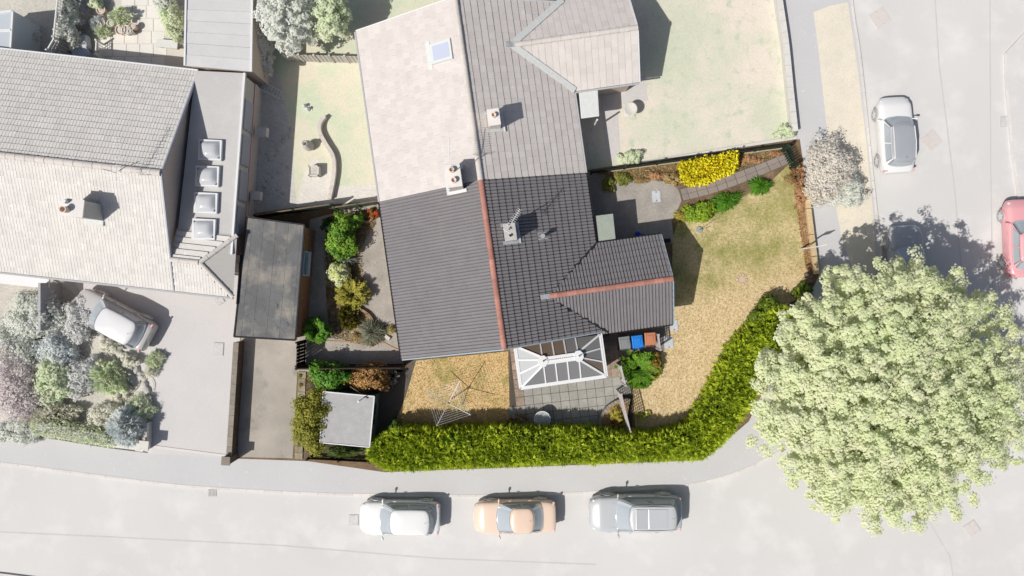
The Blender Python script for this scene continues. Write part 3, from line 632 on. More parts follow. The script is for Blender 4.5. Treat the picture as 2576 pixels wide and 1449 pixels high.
# low green rail fence on the right
board_fence('green_rail_fence', 'low dark green horizontal board fence behind the yellow bush', g(1490, 432, .8), g(1990, 364, .8), .72, M_DGRN, bw=.15, gap=.02, horiz=True, rails=0, pstep=1.7, post_m=M_DGRN)
t = thing('gravel_board', 'pale concrete gravel board at the foot of the green rail fence', 'edging', g(1750, 402, .1))
for i in range(12):
    x = 1530+i*38; y = 430-i*5.05
    if 1700 < x < 1850: continue
    MB().bar(g(x, y+2, .2), g(x+37, y-3, .2), .06, .22).build('board', mat('gravel board', (206, 190, 160), (184, 168, 140), 4, grain=.1), t)
t = thing('garden_gate', 'small dark green wooden garden gate at the end of the footpath', 'gate', g(1985, 392, .1))
for k in range(7):
    p = g(1978, 378, .6).lerp(g(1994, 412, .6), k/6); MB().box((p.x, p.y, .62), (.03, .11, .98+.02*(k % 2)), -.42).build('board', M_DGRN, t)
for z in (.3, .9): MB().bar(g(1976, 378, z), g(1992, 412, z), .04, .09).build('rail', M_DGRN, t)
for q in ((1975, 373), (1997, 418)): MB().box(g(q[0], q[1], .62), (.12, .12, 1.25), -.3).build('gate_post', M_DGRN, t)
# timber sleeper wall on the right boundary
t = thing('sleeper_wall', 'low pale timber sleeper wall along the right edge of the front lawn', 'wall', g(2045, 600, .1))
M_SLEEP = mat('pale sleeper', (232, 206, 164), (206, 180, 140), 5, var=.06, grain=.12)
sp = [(2026, 470), (2033, 525), (2041, 590), (2048, 645), (2054, 690)]
for a, c in zip(sp, sp[1:]):
    for z in (.2, .42): MB().bar(g(a[0], a[1]+.6, z), g(c[0], c[1]-.6, z), .26, .215).build('sleeper', M_SLEEP, t, bevel=.012)
t = thing('step_blocks', 'short weathered timber steps at the foot of the sleeper wall', 'steps', g(2035, 705, .1))
for k, (x, y) in enumerate(((2038, 688), (2033, 706), (2026, 724), (2016, 742), (2004, 760))): MB().bar(g(x-13, y+6, .2), g(x+13, y-3, .2), .24, .16+.02*k).build('sleeper', M_OLDW, t, bevel=.01)
# white sign post over the sleeper wall
t = thing('white_signpost', 'thin white post with a small board leaning by the sleeper wall', 'post', g(2010, 627, .1))
a = g(2012, 627, .1); b_ = g(2056, 620, 2.2)
MB().bar(a, (a.x+.08, a.y+.02, 2.25), .06, .06).build('post', M_WHITE, t)
MB().bar((a.x+.08, a.y+.02, 2.2), (a.x+.5, a.y+.12, 2.2), .05, .05).build('arm', M_WHITE, t)
MB().bar((a.x+.16, a.y+.04, 1.95), (a.x+.5, a.y+.12, 1.95), .02, .4).build('board', M_WHITE, t)
# ---- shed
sz = 2.05; sq = [g(813, 985, sz), g(942, 997, sz), g(930, 1125, sz), g(805, 1113, sz)]; scn = sum(sq, Vector())/4
t = thing('garden_shed', 'teal garden shed with pale grey mineral felt roof beside the olive bush', 'shed', (scn.x, scn.y, .1))
M_TEAL = mat('teal boards', (118, 148, 146), (96, 124, 122), 4, var=.06, grain=.1)
M_MINF = mat('pale mineral felt', (196, 195, 196), (180, 179, 181), 2.5, grain=.14, gscale=22, c3=(118, 116, 116), s3=6, k3=.02, centre3=.735)
rf = MB().prism(sq, sz-.06, sz).build('roof', M_MINF, t, bevel=.008)
for a, c in ((0, 1), (1, 2), (2, 3), (3, 0)): MB().bar(sq[a]+Vector((0,0,-.0)), sq[c]+Vector((0,0,-.0)), .045, .07).build('roof_trim', M_WHITE, t)
wq = [scn+(p-scn)*.94 for p in sq]
for s0 in range(4):
    a, c = wq[s0], wq[(s0+1) % 4]
    for k in range(13):
        z = .14+(k+.5)*.145; MB().bar((a.x, a.y, z), (c.x, c.y, z), .035, .142).build('board', M_TEAL, t)
a, c = wq[1], wq[2]; nn = Vector((1, .09, 0)).normalized()
w = MB().bar(Vector((*a.lerp(c, .18).xy, 1.45))+nn*.02, Vector((*a.lerp(c, .62).xy, 1.45))+nn*.02, .07, .62).build('window', mat('dark window frame', (60, 74, 78), grain=.05), t)
for k in range(2): MB().bar(Vector((*a.lerp(c, .2+.22*k).xy, 1.45))+nn*.04, Vector((*a.lerp(c, .38+.22*k).xy, 1.45))+nn*.04, .05, .5).build('pane', glass('shed glass', (40, 54, 64), .1, .6), w)
MB().bar(Vector((*a.lerp(c, .66).xy, 1.0))+nn*.02, Vector((*a.lerp(c, .96).xy, 1.0))+nn*.02, .05, 1.75).build('door', M_TEAL, t)
t = thing('clothes_prop', 'dark wooden pole leaning across the far edge of the shed roof', 'pole', g(881, 975, .1))
MB().tube([g(881, 972, 1.6), g(925, 1002, 2.12)], .028, 7).build('pole', mat('pole wood', (120, 110, 92), grain=.1), t)
t = thing('white_pole', 'white pole standing up over the corner of the shed roof', 'pole', g(934, 989, .1))
pb = g(935, 986, .1)
MB().tube([(pb.x, pb.y, .1), (pb.x-.05, pb.y-.03, 3.0)], .03, 8).build('pole', M_WHITE, t); MB().lathe([(.03, 0), (.06, .03), (.06, .12), (.02, .14)], (pb.x-.05, pb.y-.03, 3.0), 10).build('finial', M_WHITE, t)
# ---- rotary dryer
dt = g(1127, 1017, 1.85); dx, dy = dt.x, dt.y
t = thing('rotary_clothes_dryer', 'open rotary clothes dryer with four arms on the parched back lawn', 'clothes dryer', (dx, dy, .12))
M_STEEL = mat('galvanised steel', (222, 226, 228), grain=0, rough=.35, metal=.2)
MB().tube([(dx, dy, .1), (dx, dy, 1.75)], .028, 8).build('pole', M_STEEL, t)
MB().lathe([(.05, 0), (.06, .05), (.05, .16)], (dx, dy, 1.5), 10).build('hub', mat('grey hub', (110, 112, 114), grain=0), t)
tips = [g(1157, 958, 1.95), g(1184, 1044, 1.95), g(1098, 1072, 1.95), g(1070, 984, 1.95)]
for p in tips: MB().tube([(dx, dy, 1.58), p], .02, 6).build('arm', M_STEEL, t)
for k in range(6):
    f = .38+.12*k; z = lambda q: Vector((dx+(q.x-dx)*f, dy+(q.y-dy)*f, 1.58+(q.z-1.58)*f+.012))
    P = [z(q) for q in tips]; MB().tube(P+[P[0]], .008, 4, cap=False).build('washing_line', mat('line', (250, 250, 248), grain=0), t)
# ---- conservatory
CF = Frame(g(1312, 974, 2.2), math.radians(8.0)); CF.o.z = 0
cw = (g(1523, 948, 2.2)-g(1312, 974, 2.2)).length; cd = (g(1299, 876, 2.2)-g(1312, 974, 2.2)).length+.35
t = thing('conservatory', 'white framed conservatory with glazed hipped roof against the bungalow', 'conservatory', CF(cw/2, cd/2, .1))
MB().prism([CF(.05, .05), CF(cw-.05, .05), CF(cw-.05, cd), CF(.05, cd)], .08, .62).build('dwarf_wall', M_BRICK, t)
ze, zr = 2.2, 2.72
M_PD = glass('smoked roof glazing', (136, 136, 138), .25, .45); M_PB = glass('bronze roof glazing', (132, 118, 106), .25, .45); M_PL = glass('reflected sky roof glazing', (196, 202, 206), .12, .5)  # left-end panes lightened: the sky's reflection is put into their colour
ra, rb = (1.22, cd*.52), (cw-1.22, cd*.52)
c00, c10, c11, c01 = CF(0, 0, ze), CF(cw, 0, ze), CF(cw, cd-.25, ze+.02), CF(0, cd-.25, ze+.02)
RA, RB = CF(*ra, zr), CF(*rb, zr); OV = CF.v*.18
def strip(P0, P1, Q0, Q1, cuts, m, name='pane'):
    """panes between a lower edge P0-P1 and an upper edge Q0-Q1"""
    for k, (s0, s1) in enumerate(zip(cuts, cuts[1:])):
        a, b, c, d = P0.lerp(P1, s0), P0.lerp(P1, s1), Q0.lerp(Q1, s1), Q0.lerp(Q1, s0)
        ct = (a+b+c+d)/4; up = Vector((0, 0, .014)); sh = [ct+(p-ct)*.985 for p in (a, b, c, d)]
        if (c-d).length < .05: sh = [sh[0], sh[1], (sh[2]+sh[3])/2]
        n_ = len(sh); V = [p+up for p in sh]+list(sh)
        MB().add(V, [tuple(range(n_)), tuple(range(2*n_-1, n_-1, -1))]+[(i, i+n_, (i+1) % n_+n_, (i+1) % n_) for i in range(n_)]).build(name, m[k % len(m)] if isinstance(m, list) else m, t)
fr = 1.22/cw
mids = [fr+(1-2*fr)*k/3 for k in range(4)]
strip(c00.lerp(c10, fr), c00.lerp(c10, 1-fr), RA-OV, RB-OV, [0, 1/3, 2/3, 1], M_PD)
strip(c01.lerp(c11, fr), c01.lerp(c11, 1-fr), RA+OV, RB+OV, [0, 1/3, 2/3, 1], [M_PB, M_PB, M_PD])
strip(c00, c00.lerp(c10, fr), RA-OV, RA-OV, [0, 1], M_PD); strip(c00.lerp(c10, 1-fr), c10, RB-OV, RB-OV, [0, 1], M_PD)
strip(c01, c01.lerp(c11, fr), RA+OV, RA+OV, [0, 1], M_PB); strip(c01.lerp(c11, 1-fr), c11, RB+OV, RB+OV, [0, 1], M_PD)
for (P, Q, R_, m) in ((c00, c01, RA, M_PL), (c10, c11, RB, [M_PB, M_PD, M_PD])):
    for k in range(3): strip(P.lerp(Q, k/3), P.lerp(Q, (k+1)/3), R_-OV+OV*2*k/3, R_-OV+OV*2*(k+1)/3, [0, 1], m[k] if isinstance(m, list) else m)
bu = Vector((0, 0, .025))
for P, R_ in ((c00, RA-OV), (c01, RA+OV), (c10, RB-OV), (c11, RB+OV)): MB().bar(P+bu, R_+bu, .10, .06).build('hip_bar', M_WHITE, t, bevel=.008)
for s in range(4):
    f = fr+(1-2*fr)*s/3
    for e0, e1, ov in ((c00, c10, -OV), (c01, c11, OV)): MB().bar(e0.lerp(e1, f)+bu, RA.lerp(RB, s/3)+ov+bu, .065, .05).build('glazing_bar', M_WHITE, t)
for P, Q, R_ in ((c00, c01, RA), (c10, c11, RB)):
    for k in (1, 2): MB().bar(P.lerp(Q, k/3)+bu, R_-OV+OV*2*k/3+bu, .065, .05).build('glazing_bar', M_WHITE, t)
MB().bar(RA+Vector((0,0,.04)), RB+Vector((0,0,.04)), .40, .10).build('ridge', M_WHITE, t, bevel=.02)
for k in range(16):
    p = RA.lerp(RB, .1+.8*k/15); MB().box(p+Vector((0, 0, .13)), (.035, .05, .05), CF.th+.7).build('ridge_cresting', M_WHITE, t)
for R_ in (RA, RB):
    MB().prism([R_+CF.u*math.cos(q)*.26+CF.v*math.sin(q)*.30 for q in [PI/8+k*PI/4 for k in range(8)]], zr+.03, zr+.13).build('ridge_end_cap', M_WHITE, t, bevel=.015)
    MB().lathe([(.02, 0), (.05, .05), (.02, .12), (.04, .16), (.005, .34)], R_+Vector((0,0,.13)), 8).build('finial', M_WHITE, t)
for P, Q in ((c00, c10), (c00, c01), (c10, c11)):
    MB().bar(P, Q, .09, .12).build('eaves_beam', M_WHITE, t); d_ = (Q-P).normalized(); no = Vector((d_.y, -d_.x, 0)); no = no if (P+no*.1-CF(cw/2, cd/2, ze)).length > (P-CF(cw/2, cd/2, ze)).length else -no
    MB().bar(P+no*.09-d_*.05, Q+no*.09+d_*.05, .08, .07).build('gutter', M_WHITE, t)
M_CG = glass('conservatory glass', (150, 165, 172), .06, .7)
for P, Q, n_ in ((CF(.05, .05), CF(cw-.05, .05), 5), (CF(.05, .05), CF(.05, cd-.25), 3), (CF(cw-.05, .05), CF(cw-.05, cd-.25), 3)):
    for k in range(n_+1): p = P.lerp(Q, k/n_); MB().box((p.x, p.y, 1.4), (.08, .08, 1.56), CF.th).build('mullion', M_WHITE, t)
    for k in range(n_): a, c = P.lerp(Q, (k+.06)/n_), P.lerp(Q, (k+.94)/n_); MB().bar((a.x, a.y, 1.4), (c.x, c.y, 1.4), .02, 1.5).build('side_pane', M_CG, t)
# ---- patio slab by slab
M_SG = mat('grey paving slab', (184, 182, 175), (164, 163, 157), 1.6, var=.07, grain=.12, gscale=13, c3=(212, 212, 206), s3=5, k3=.02, centre3=.73)
M_SB = mat('brown riven slab', (188, 168, 150), (156, 138, 126), 3, .15, var=.08, grain=.16, gscale=11, bump=.3)
po = ground('patio', [(1281, 884), (1440, 870), (1560, 860), (1590, 980), (1592, 1100), (1285, 1100)], .108, mat('patio joint', (92, 86, 78), grain=.15), .05)
PF = Frame(g(1284, 1092, .12), math.radians(6.5)); PF.o.z = 0; ps = .47
for i in range(14):
    for j in range(-1, 11):
        u, v = i*ps, j*ps; c = PF(u+ps/2, v+ps/2); px, py = 1288+c.x*S, 724.5-c.y*S
        brown = j >= 5 or (i < 2 and j >= 3)
        if px > 1588 or py < 868 or py > 1105 or px < 1288 or (px > 1565 and j < 3): continue
        z = .128+random.uniform(-.005, .005); e = .011
        MB().prism([PF(u+e, v+e), PF(u+ps-e, v+e), PF(u+ps-e, v+ps-e), PF(u+e, v+ps-e)], .1, z).build('paving_slab', M_SB if brown else M_SG, po)
# raised round planters
M_STONE = mat('planter stone', (172, 166, 158), (140, 136, 130), 5, var=.1, grain=.14)
def planter(label, ctr, r, a0, a1, n_, soil_m):
    c = g(*ctr, .1); t = thing('raised_planter', label, 'planter', c)
    for k in range(n_):
        q0, q1 = a0+(a1-a0)*(k+.04)/n_, a0+(a1-a0)*(k+.96)/n_
        P = [Vector((c.x+rr*math.cos(q), c.y+rr*math.sin(q), 0)) for rr, q in ((r, q0), (r, (q0+q1)/2), (r, q1), (r-.13, q1), (r-.13, q0))]
        MB().prism(P, .1, .52+random.uniform(-.015, .015)).build('edging_stone', M_STONE, t)
    P = [Vector((c.x+(r-.12)*math.cos(a0+(a1-a0)*k/20), c.y+(r-.12)*math.sin(a0+(a1-a0)*k/20), 0)) for k in range(21)]
    MB().prism(P+[Vector((c.x, c.y, 0))], .1, .45).build('soil', soil_m, t); return t
M_DRYS = mat('dry mulch', (200, 172, 124), (150, 122, 84), 3, .15, grain=.25, gscale=10, bump=.6)
planter('quarter round stone planter beside the round glass table, in hedge shade', (1288, 1095), 1.10, 0, PI/2, 12, mat('shaded mulch', (150, 128, 96), (96, 84, 62), 3, grain=.25, bump=.6))  # mulch in a darker copy, the hedge's shade put into its colour
planter('quarter round stone planter of dry plants against the slatted trellis', (1572, 1068), 1.42, PI*.45, PI*1.02, 14, M_DRYS)
# round glass table
tp = g(1364, 1055, .75)
t = thing('round_glass_table', 'round glass topped patio table with white rim beside the hedge', 'table', (tp.x, tp.y, .13))
MB().lathe([(.395, 0), (.43, 0), (.43, .03), (.395, .03), (.395, 0)], (tp.x, tp.y, .72), 28).build('rim', M_WHITE, t)
gl = bpy.data.materials.new('table glass'); gl.use_nodes = True; bs = gl.node_tree.nodes['Principled BSDF']; bs.inputs['Base Color'].default_value = (.75, .82, .86, 1); bs.inputs['Roughness'].default_value = .1; bs.inputs['Alpha'].default_value = .35
MB().lathe([(.39, 0), (.39, .012)], (tp.x, tp.y, .728), 28).build('glass_top', gl, t)
for k in range(3):
    q = 2*PI*k/3+.5; e = Vector((tp.x+.39*math.cos(q), tp.y+.39*math.sin(q), .71)); MB().tube([(tp.x, tp.y, .70), e], .014, 6).build('spoke', M_WHITE, t)
    MB().tube([e, (tp.x+.12*math.cos(q), tp.y+.12*math.sin(q), .4), (tp.x+.34*math.cos(q), tp.y+.34*math.sin(q), .13)], .014, 6).build('leg', M_WHITE, t)
t = thing('terracotta_pot', 'small terracotta pot tipped in the dry planter by the trellis', 'pot', g(1540, 1062, .5))
MB().lathe([(.07, 0), (.10, .16), (.11, .16), (.11, .2), (.09, .2), (.06, .03)], g(1540, 1062, .46), 14).build('pot', mat('terracotta', (192, 104, 72), grain=.1), t)
# ---- trellises
M_TREL = mat('grey white trellis', (214, 206, 206), (190, 182, 182), 4, var=.06, grain=.08)
def trellis(label, A, B, h, m, step=.145, sl=.038, zb=.12, group=None, frame=True):
    A, B = Vector((A[0], A[1], zb)), Vector((B[0], B[1], zb)); d = (B-A).normalized(); L_ = (B-A).length; nn = Vector((-d.y, d.x, 0))
    t = thing('trellis', label, 'trellis', (A+B)/2, group); up = Vector((0, 0, 1))
    for k in range(int(L_/step)+1):
        p = A+d*min(L_, k*step); MB().bar(p+nn*.012, p+up*h+nn*.012, sl, .014, up=nn).build('slat', m, t)
    for k in range(1, int(h/step)+1): MB().bar(A+up*k*step-nn*.004, B+up*k*step-nn*.004, .014, sl).build('slat', m, t)
    for p in (A, B): MB().box(p+up*(h/2+.05), (.08, .08, h+.1), math.atan2(d.y, d.x)).build('post', m, t)
    MB().bar(A+up*h, B+up*h, .06, .04).build('top_rail', m, t); return t
trellis('slatted grey white trellis panel with a lattice shadow by the planter', g(1563, 992, 1.75), g(1586, 1086, 1.75), 1.62, M_TREL)
trellis('short slatted trellis between the patio and the green conifer', g(1562, 922, 1.6), g(1574, 970, 1.6), 1.45, M_TREL)
trellis('small pale trellis beside the brown wheelie bin', g(1656, 842, 1.3), g(1661, 880, 1.3), 1.2, M_TREL)
# ---- wheelie bins
def bin_(label, px, py, body, lid, rz):
    c = g(px, py, 1.0); t = thing('wheelie_bin', label, 'bin', (c.x, c.y, .11), 'wheelie bins in the side yard', rz, local=True)
    mb, ml = mat(label[:12]+' body', body, grain=.04, rough=.45), mat(label[:12]+' lid', lid, grain=.04, rough=.4)
    b = MB(); V = [(-.22, -.26, .06), (.22, -.26, .06), (.22, .2, .06), (-.22, .2, .06), (-.28, -.33, .96), (.28, -.33, .96), (.28, .3, .96), (-.28, .3, .96)]
    b.add(V, [(3,2,1,0), (4,5,6,7), (0,1,5,4), (1,2,6,5), (2,3,7,6), (3,0,4,7)]).build('body', mb, t, bevel=.03)
    b = MB(); V = [(-.295, -.36, .965), (.295, -.36, .965), (.295, .31, .975), (-.295, .31, .975), (-.27, -.33, 1.03), (.27, -.33, 1.03), (.27, .28, 1.06), (-.27, .28, 1.06)]
    l = b.add(V, [(3,2,1,0), (4,5,6,7), (0,1,5,4), (1,2,6,5), (2,3,7,6), (3,0,4,7)]).build('lid', ml, t, bevel=.02)
    MB().box((0, -.04, 1.055), (.30, .34, .025)).build('lid_panel', ml, l, bevel=.01)
    for k in (-1, 1): MB().box((k*.21, -.02, 1.05), (.025, .46, .025)).build('lid_rib', ml, l)
    for s in (-.2, .2): MB().tube([(s-.03, .30, .1), (s+.03, .30, .1)], .1, 12).build('wheel', mat('bin tyre', (30, 30, 30), grain=0), t)
    MB().tube([(-.22, .35, .95), (.22, .35, .95)], .018, 8).build('handle', mb, t)
    return t
bin_('grey wheelie bin beside the blue bin, leftmost of three', 1571, 863, (96, 100, 104), (146, 150, 152), PI+.13)
bin_('blue wheelie bin standing between the grey and brown bins', 1603, 860, (20, 84, 190), (40, 140, 238), PI+.13)
bin_('brown wheelie bin beside the blue bin, rightmost of three', 1635, 853, (158, 92, 66), (206, 140, 108), PI+.06)
# ---- small things in the yards
def cover(label, px, py, w, d, rz, m, name='manhole_cover', group=None, z=.128):
    c = g(px, py, z); t = thing(name, label, 'cover', (c.x, c.y, z), group, rz, local=True)
    MB().box((0, 0, 0), (w, d, .02)).build('frame', M_LEADP if m is M_COVP else (m if 'pink' in m.name else M_LEAD), t); MB().box((0, 0, .012), (w-.06, d-.06, .016)).build('plate', m, t, bevel=.004)
    for s in (-1, 1): MB().box((0, s*(d/2-.09), .022), (.07, .05, .01), PI/4).build('lifting_key', (mat('key hole', (90, 92, 96), grain=0) if m is M_COV else M_LEADP), t)
M_COV = mat('galvanised cover', (222, 226, 230), (204, 208, 214), 5, grain=.06, rough=.5)
M_COVP = mat('pale steel cover', (226, 226, 226), (212, 212, 212), 6, grain=.1); M_LEADP = mat('pale iron frame', (205, 205, 206), grain=.05)
cover('pale galvanised manhole cover set in the speckled front concrete', 1651, 494, .46, .62, .07, M_COV)
cover('grey inspection cover beside the corner of the front wing', 1695, 819, .44, .6, .1, M_COV, z=.14)
cover('grey inspection cover by the bins trellis', 1682, 861, .5, .66, .1, M_COV, z=.13)
t = thing('bird_feeder_pole', 'thin hooked pole on a round stone base on the front lawn', 'pole', g(1759, 578, .12))
pb = g(1759, 578, .12)
MB().lathe([(.17, 0), (.17, .07), (.13, .09)], (pb.x, pb.y, .12), 18).build('base', mat('stone disc', (168, 176, 172), grain=.1), t)
MB().tube(smooth_line([(pb.x, pb.y, .2), (pb.x, pb.y, 1.3), (pb.x+.02, pb.y+.01, 1.55), (pb.x+.12, pb.y+.05, 1.62), (pb.x+.2, pb.y+.1, 1.5)], 5), .012, 6).build('hook', M_DARKG, t)
t = thing('stone_ring', 'small round ring of pale stones in the front lawn', 'stones', g(1866, 703, .12))
for k in range(10):
    q = 2*PI*k/10; c = g(1866, 703, .13); MB().box((c.x+.24*math.cos(q), c.y+.24*math.sin(q), .135), (.13, .11, .06), q).build('stone', mat('pinkish stone', (226, 204, 178), (206, 182, 158), 6, var=.08, grain=.12), t, bevel=.02)
MB().lathe([(.18, 0), (.17, .03), (.02, .04)], g(1866, 703, .12), 12).build('slab', mat('pinkish stone', (1, 1, 1)), t)
t = thing('watering_can', 'blue plastic watering can in the shade by the front wing', 'watering can', g(1604, 589, .12)); c = g(1604, 589, .12)
M_BLUEP = mat('blue plastic', (30, 90, 235), grain=0, rough=.4)
MB().lathe([(.12, 0), (.13, .2), (.09, .26), (.07, .26)], c, 14).build('body', M_BLUEP, t); MB().tube([(c.x+.1, c.y, .2), (c.x+.32, c.y-.05, .4)], [.03, .02], 8).build('spout', M_BLUEP, t)
MB().tube(smooth_line([(c.x-.1, c.y, .3), (c.x-.1, c.y, .44), (c.x+.06, c.y, .44), (c.x+.06, c.y, .36)], 4), .014, 6).build('handle', M_BLUEP, t)
t = thing('yellow_spirit_level', 'yellow tool box lying in the shade at the wing corner', 'tool box', g(1670, 607, .12)); c = g(1672, 607, .12)
t.name = 'tool_box'
MB().box(c+Vector((0, 0, .12)), (.52, .2, .22), .1).build('body', mat('yellow plastic', (236, 186, 40), grain=0, rough=.5), t, bevel=.02); MB().box(c+Vector((0, 0, .24)), (.54, .22, .04), .1).build('lid', M_DARKG, t, bevel=.01); MB().box(c+Vector((0, 0, .29)), (.2, .03, .05), .1).build('handle', M_DARKG, t)
# hoses, stone block
def hose(label, pts, m, r=.018, z=.14, name='garden_hose'):
    o = MB().tube(smooth_line([g(x, y, z) for x, y in pts], 8), r, 6).build(name, m, smooth=True); tag(o, label, 'hose'); return o
hose('orange garden hose snaking across the shaded back yard slabs', [(814, 856), (840, 858), (870, 859), (900, 857), (930, 858), (965, 862), (985, 872), (1000, 878), (1006, 878)], mat('orange hose', (230, 160, 84), grain=.05, rough=.5), .016)
o = MB().box(g(975, 849, .2), (.3, .18, .14), -.6).build('stone_block', mat('white block', (226, 222, 210), grain=.1), bevel=.02); tag(o, 'small white stone block beside the grey lavender bush', 'stone')
t = thing('bed_edging', 'curved low stone edging round the back garden planting bed', 'edging', g(905, 790, .12))
for line in ([(900, 775), (920, 785), (935, 800), (942, 818)], [(905, 556), (925, 558), (938, 548), (942, 535)]):
    P = smooth_line([Vector((x, y, 0)) for x, y in line], 3)
    for a, c in zip(P, P[1:]): MB().bar(g(a.x, a.y, .22), g(c.x, c.y, .22), .12, .22).build('edging_stone', mat('edging brick', (190, 158, 124), (150, 124, 100), 5, var=.1, grain=.15), t)
# ================================================================ PLANTS OF THE PLOT
def hedge(name, label, poly, h, m, core_m, dens=130, side=90, leaf=.20, width=.05, soft=.3, zb=.1, und=.08, k=6, cat='hedge', inset=.16):
    W = [g(x, y, h) for x, y in poly]; P = [(p.x, p.y) for p in W]; ctr = sum(W, Vector())/len(W)
    t = thing(name, label, cat, (ctr.x, ctr.y, zb))
    A = np.array(P); B = np.roll(A, -1, 0); E = B-A; Ln = np.linalg.norm(E, axis=1)
    ar = sum(A[i][0]*B[i][1]-B[i][0]*A[i][1] for i in range(len(A)))/2
    On = np.stack([E[:, 1], -E[:, 0]], 1)/Ln[:, None]*np.sign(ar)            # outward normals
    def dist(x, y):
        Q = np.stack([x, y], 1)[:, None]; tt = np.clip(((Q-A)*E).sum(2)/(Ln**2), 0, 1); d = np.linalg.norm(Q-(A+E*tt[..., None]), axis=2); i = d.argmin(1); return d.min(1), On[i]
    n = int(abs(ar)*dens); xs, ys = A[:, 0], A[:, 1]
    x = rng.uniform(xs.min(), xs.max(), n*6); y = rng.uniform(ys.min(), ys.max(), n*6); q = inside(P, x, y); x, y = x[q][:n], y[q][:n]; n = len(x)
    d, o = dist(x, y); e = np.clip(1-d/soft, 0, 1)
    z = h - e**2*.28 + und*np.sin(x*2.3+1)*np.sin(y*3.1) + rng.normal(0, .11, n)
    base = np.stack([x, y, z], 1); ax = np.stack([o[:, 0]*e, o[:, 1]*e, np.full(n, .8)], 1) + rng.normal(0, .42, (n, 3))
    m2 = int(Ln.sum()*side*h*.8); i = rng.choice(len(A), m2, p=Ln/Ln.sum()); u = rng.random(m2)[:, None]; pz = zb+.1+(h-.25-zb)*rng.random(m2)
    sb = A[i]+E[i]*u - On[i]*rng.uniform(-.10, .16, (m2, 1)); base2 = np.concatenate([sb, pz[:, None]], 1)
    ax2 = np.concatenate([On[i]*.8, np.full((m2, 1), .35)], 1)+rng.normal(0, .35, (m2, 3))
    base = np.concatenate([base, base2]); ax = unit(np.concatenate([ax, ax2])); n = len(base)
    sd = unit(np.cross(ax, rdir(n))); a = np.tile(np.linspace(-1, 1, k), n)[:, None]
    Bq = np.repeat(base, k, 0); AX = np.repeat(ax, k, 0); SD = np.repeat(sd, k, 0)
    D = unit(AX+SD*a*.7+rdir(n*k)*.2); Lg = leaf*(1-.3*abs(a[:, 0]))*(.6+.8*rng.random(n*k))
    cl = np.sin(base[:, 0]*1.7)*np.cos(base[:, 1]*2.1)*.12
    ti = np.clip(np.repeat(rng.random(n)*.7+cl, k)+rng.random(n*k)*.35, 0, 1)
    leaves('foliage', Bq+D*Lg[:, None]*.5, D, unit(np.cross(AX, SD)*np.where(np.cross(AX, SD)[:, 2:] < 0, -1, 1)+rdir(n*k)*.3+np.array((0, 0, .6))), Lg, width, m, t, ti)
    c2 = np.array([ctr.x, ctr.y]); ins = []
    for j in range(len(A)):
        nn = On[j]+On[j-1]; nn = nn/max(.5, np.linalg.norm(nn)); ins.append(Vector((*(A[j]-nn*inset), 0)))
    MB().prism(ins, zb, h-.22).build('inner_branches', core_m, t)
    return t
L_HEDGE = leafmat('lime conifer', (50, 90, 17), (190, 203, 58), .28, k=1.9)
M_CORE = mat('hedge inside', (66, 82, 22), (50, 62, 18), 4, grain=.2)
hp = [(925, 1150), (935, 1120), (990, 1088), (1100, 1090), (1200, 1086), (1290, 1084), (1400, 1088), (1480, 1089), (1570, 1099), (1640, 1103), (1700, 1094), (1748, 1072), (1775, 1030), (1800, 985), (1828, 925), (1850, 880), (1888, 842), (1932, 796), (1972, 772), (1992, 796), (1952, 890), (1908, 985), (1868, 1055), (1822, 1110), (1768, 1152), (1500, 1162), (1200, 1172), (972, 1182)]
hedge('conifer_hedge', 'tall lime green conifer hedge curving round the lower right of the plot', hp, 1.95, L_HEDGE, M_CORE, 290, 90, .24, .034, und=.12)
# ---- back garden
shrub('leafy_shrub', 'bright green leafy shrub nearest the top of the back garden bed', 'shrub', 862, 597, 36, 50, 1.7, leafmat('fresh green', (46, 110, 40), (160, 196, 70), .25), dens=1.5, leaf=.10)
shrub('rose_bush', 'small sparse green bush beside the leafy shrub under the green fence', 'shrub', 893, 556, 22, 17, 1.1, leafmat('fresh green 2', (60, 118, 44), (140, 180, 70), .25), dens=1.2, leaf=.09)
shrub('red_flowering_plant', 'red flowering plant in the corner by the green fence panel', 'shrub', 938, 537, 15, 11, .7, leafmat('red flowers', (90, 120, 50), (214, 70, 50), .2), leaf=.07)
shrub('lavender', 'small grey green lavender below the leafy shrub', 'shrub', 873, 655, 30, 21, .6, leafmat('grey lavender', (92, 108, 62), (168, 164, 168), .15), style='tuft', dens=1.5, leaf=.08, nstem=0)
shrub('variegated_shrub', 'rounded cream variegated shrub in the middle of the bed', 'shrub', 855, 690, 26, 26, 1.1, leafmat('cream leaves', (186, 196, 96), (250, 250, 200), .25, k=1.5), dens=2.2, leaf=.09)
shrub('spreading_juniper', 'spreading yellow green juniper with feathery radiating branches', 'shrub', 887, 741, 44, 41, 1.2, leafmat('juniper', (92, 96, 24), (206, 196, 86), .2), style='frond', dens=1.5, leaf=.12)
shrub('dark_juniper', 'small dark olive shrub below the spreading juniper', 'shrub', 877, 796, 19, 27, .9, leafmat('dark juniper', (64, 66, 16), (126, 118, 34), .2), style='spray', dens=1.6, leaf=.09)
shrub('bright_green_conifer', 'bright green feathery conifer beside the garage corner', 'shrub', 800, 830, 34, 36, 1.5, leafmat('bright conifer', (44, 104, 24), (120, 170, 52), .22), style='frond', dens=2.2, leaf=.11)
shrub('lavender', 'large grey green lavender bush beside the dark roof corner', 'shrub', 937, 835, 40, 36, .75, leafmat('grey lavender 2', (84, 100, 56), (150, 146, 134), .15), style='tuft', dens=2.2, leaf=.085, nstem=0)
shrub('straw_plant', 'small straw coloured plant between lavender bush and house corner', 'plant', 984, 830, 13, 15, .5, leafmat('straw plant', (170, 160, 96), (210, 196, 140), .2), style='tuft', leaf=.06, nstem=0)
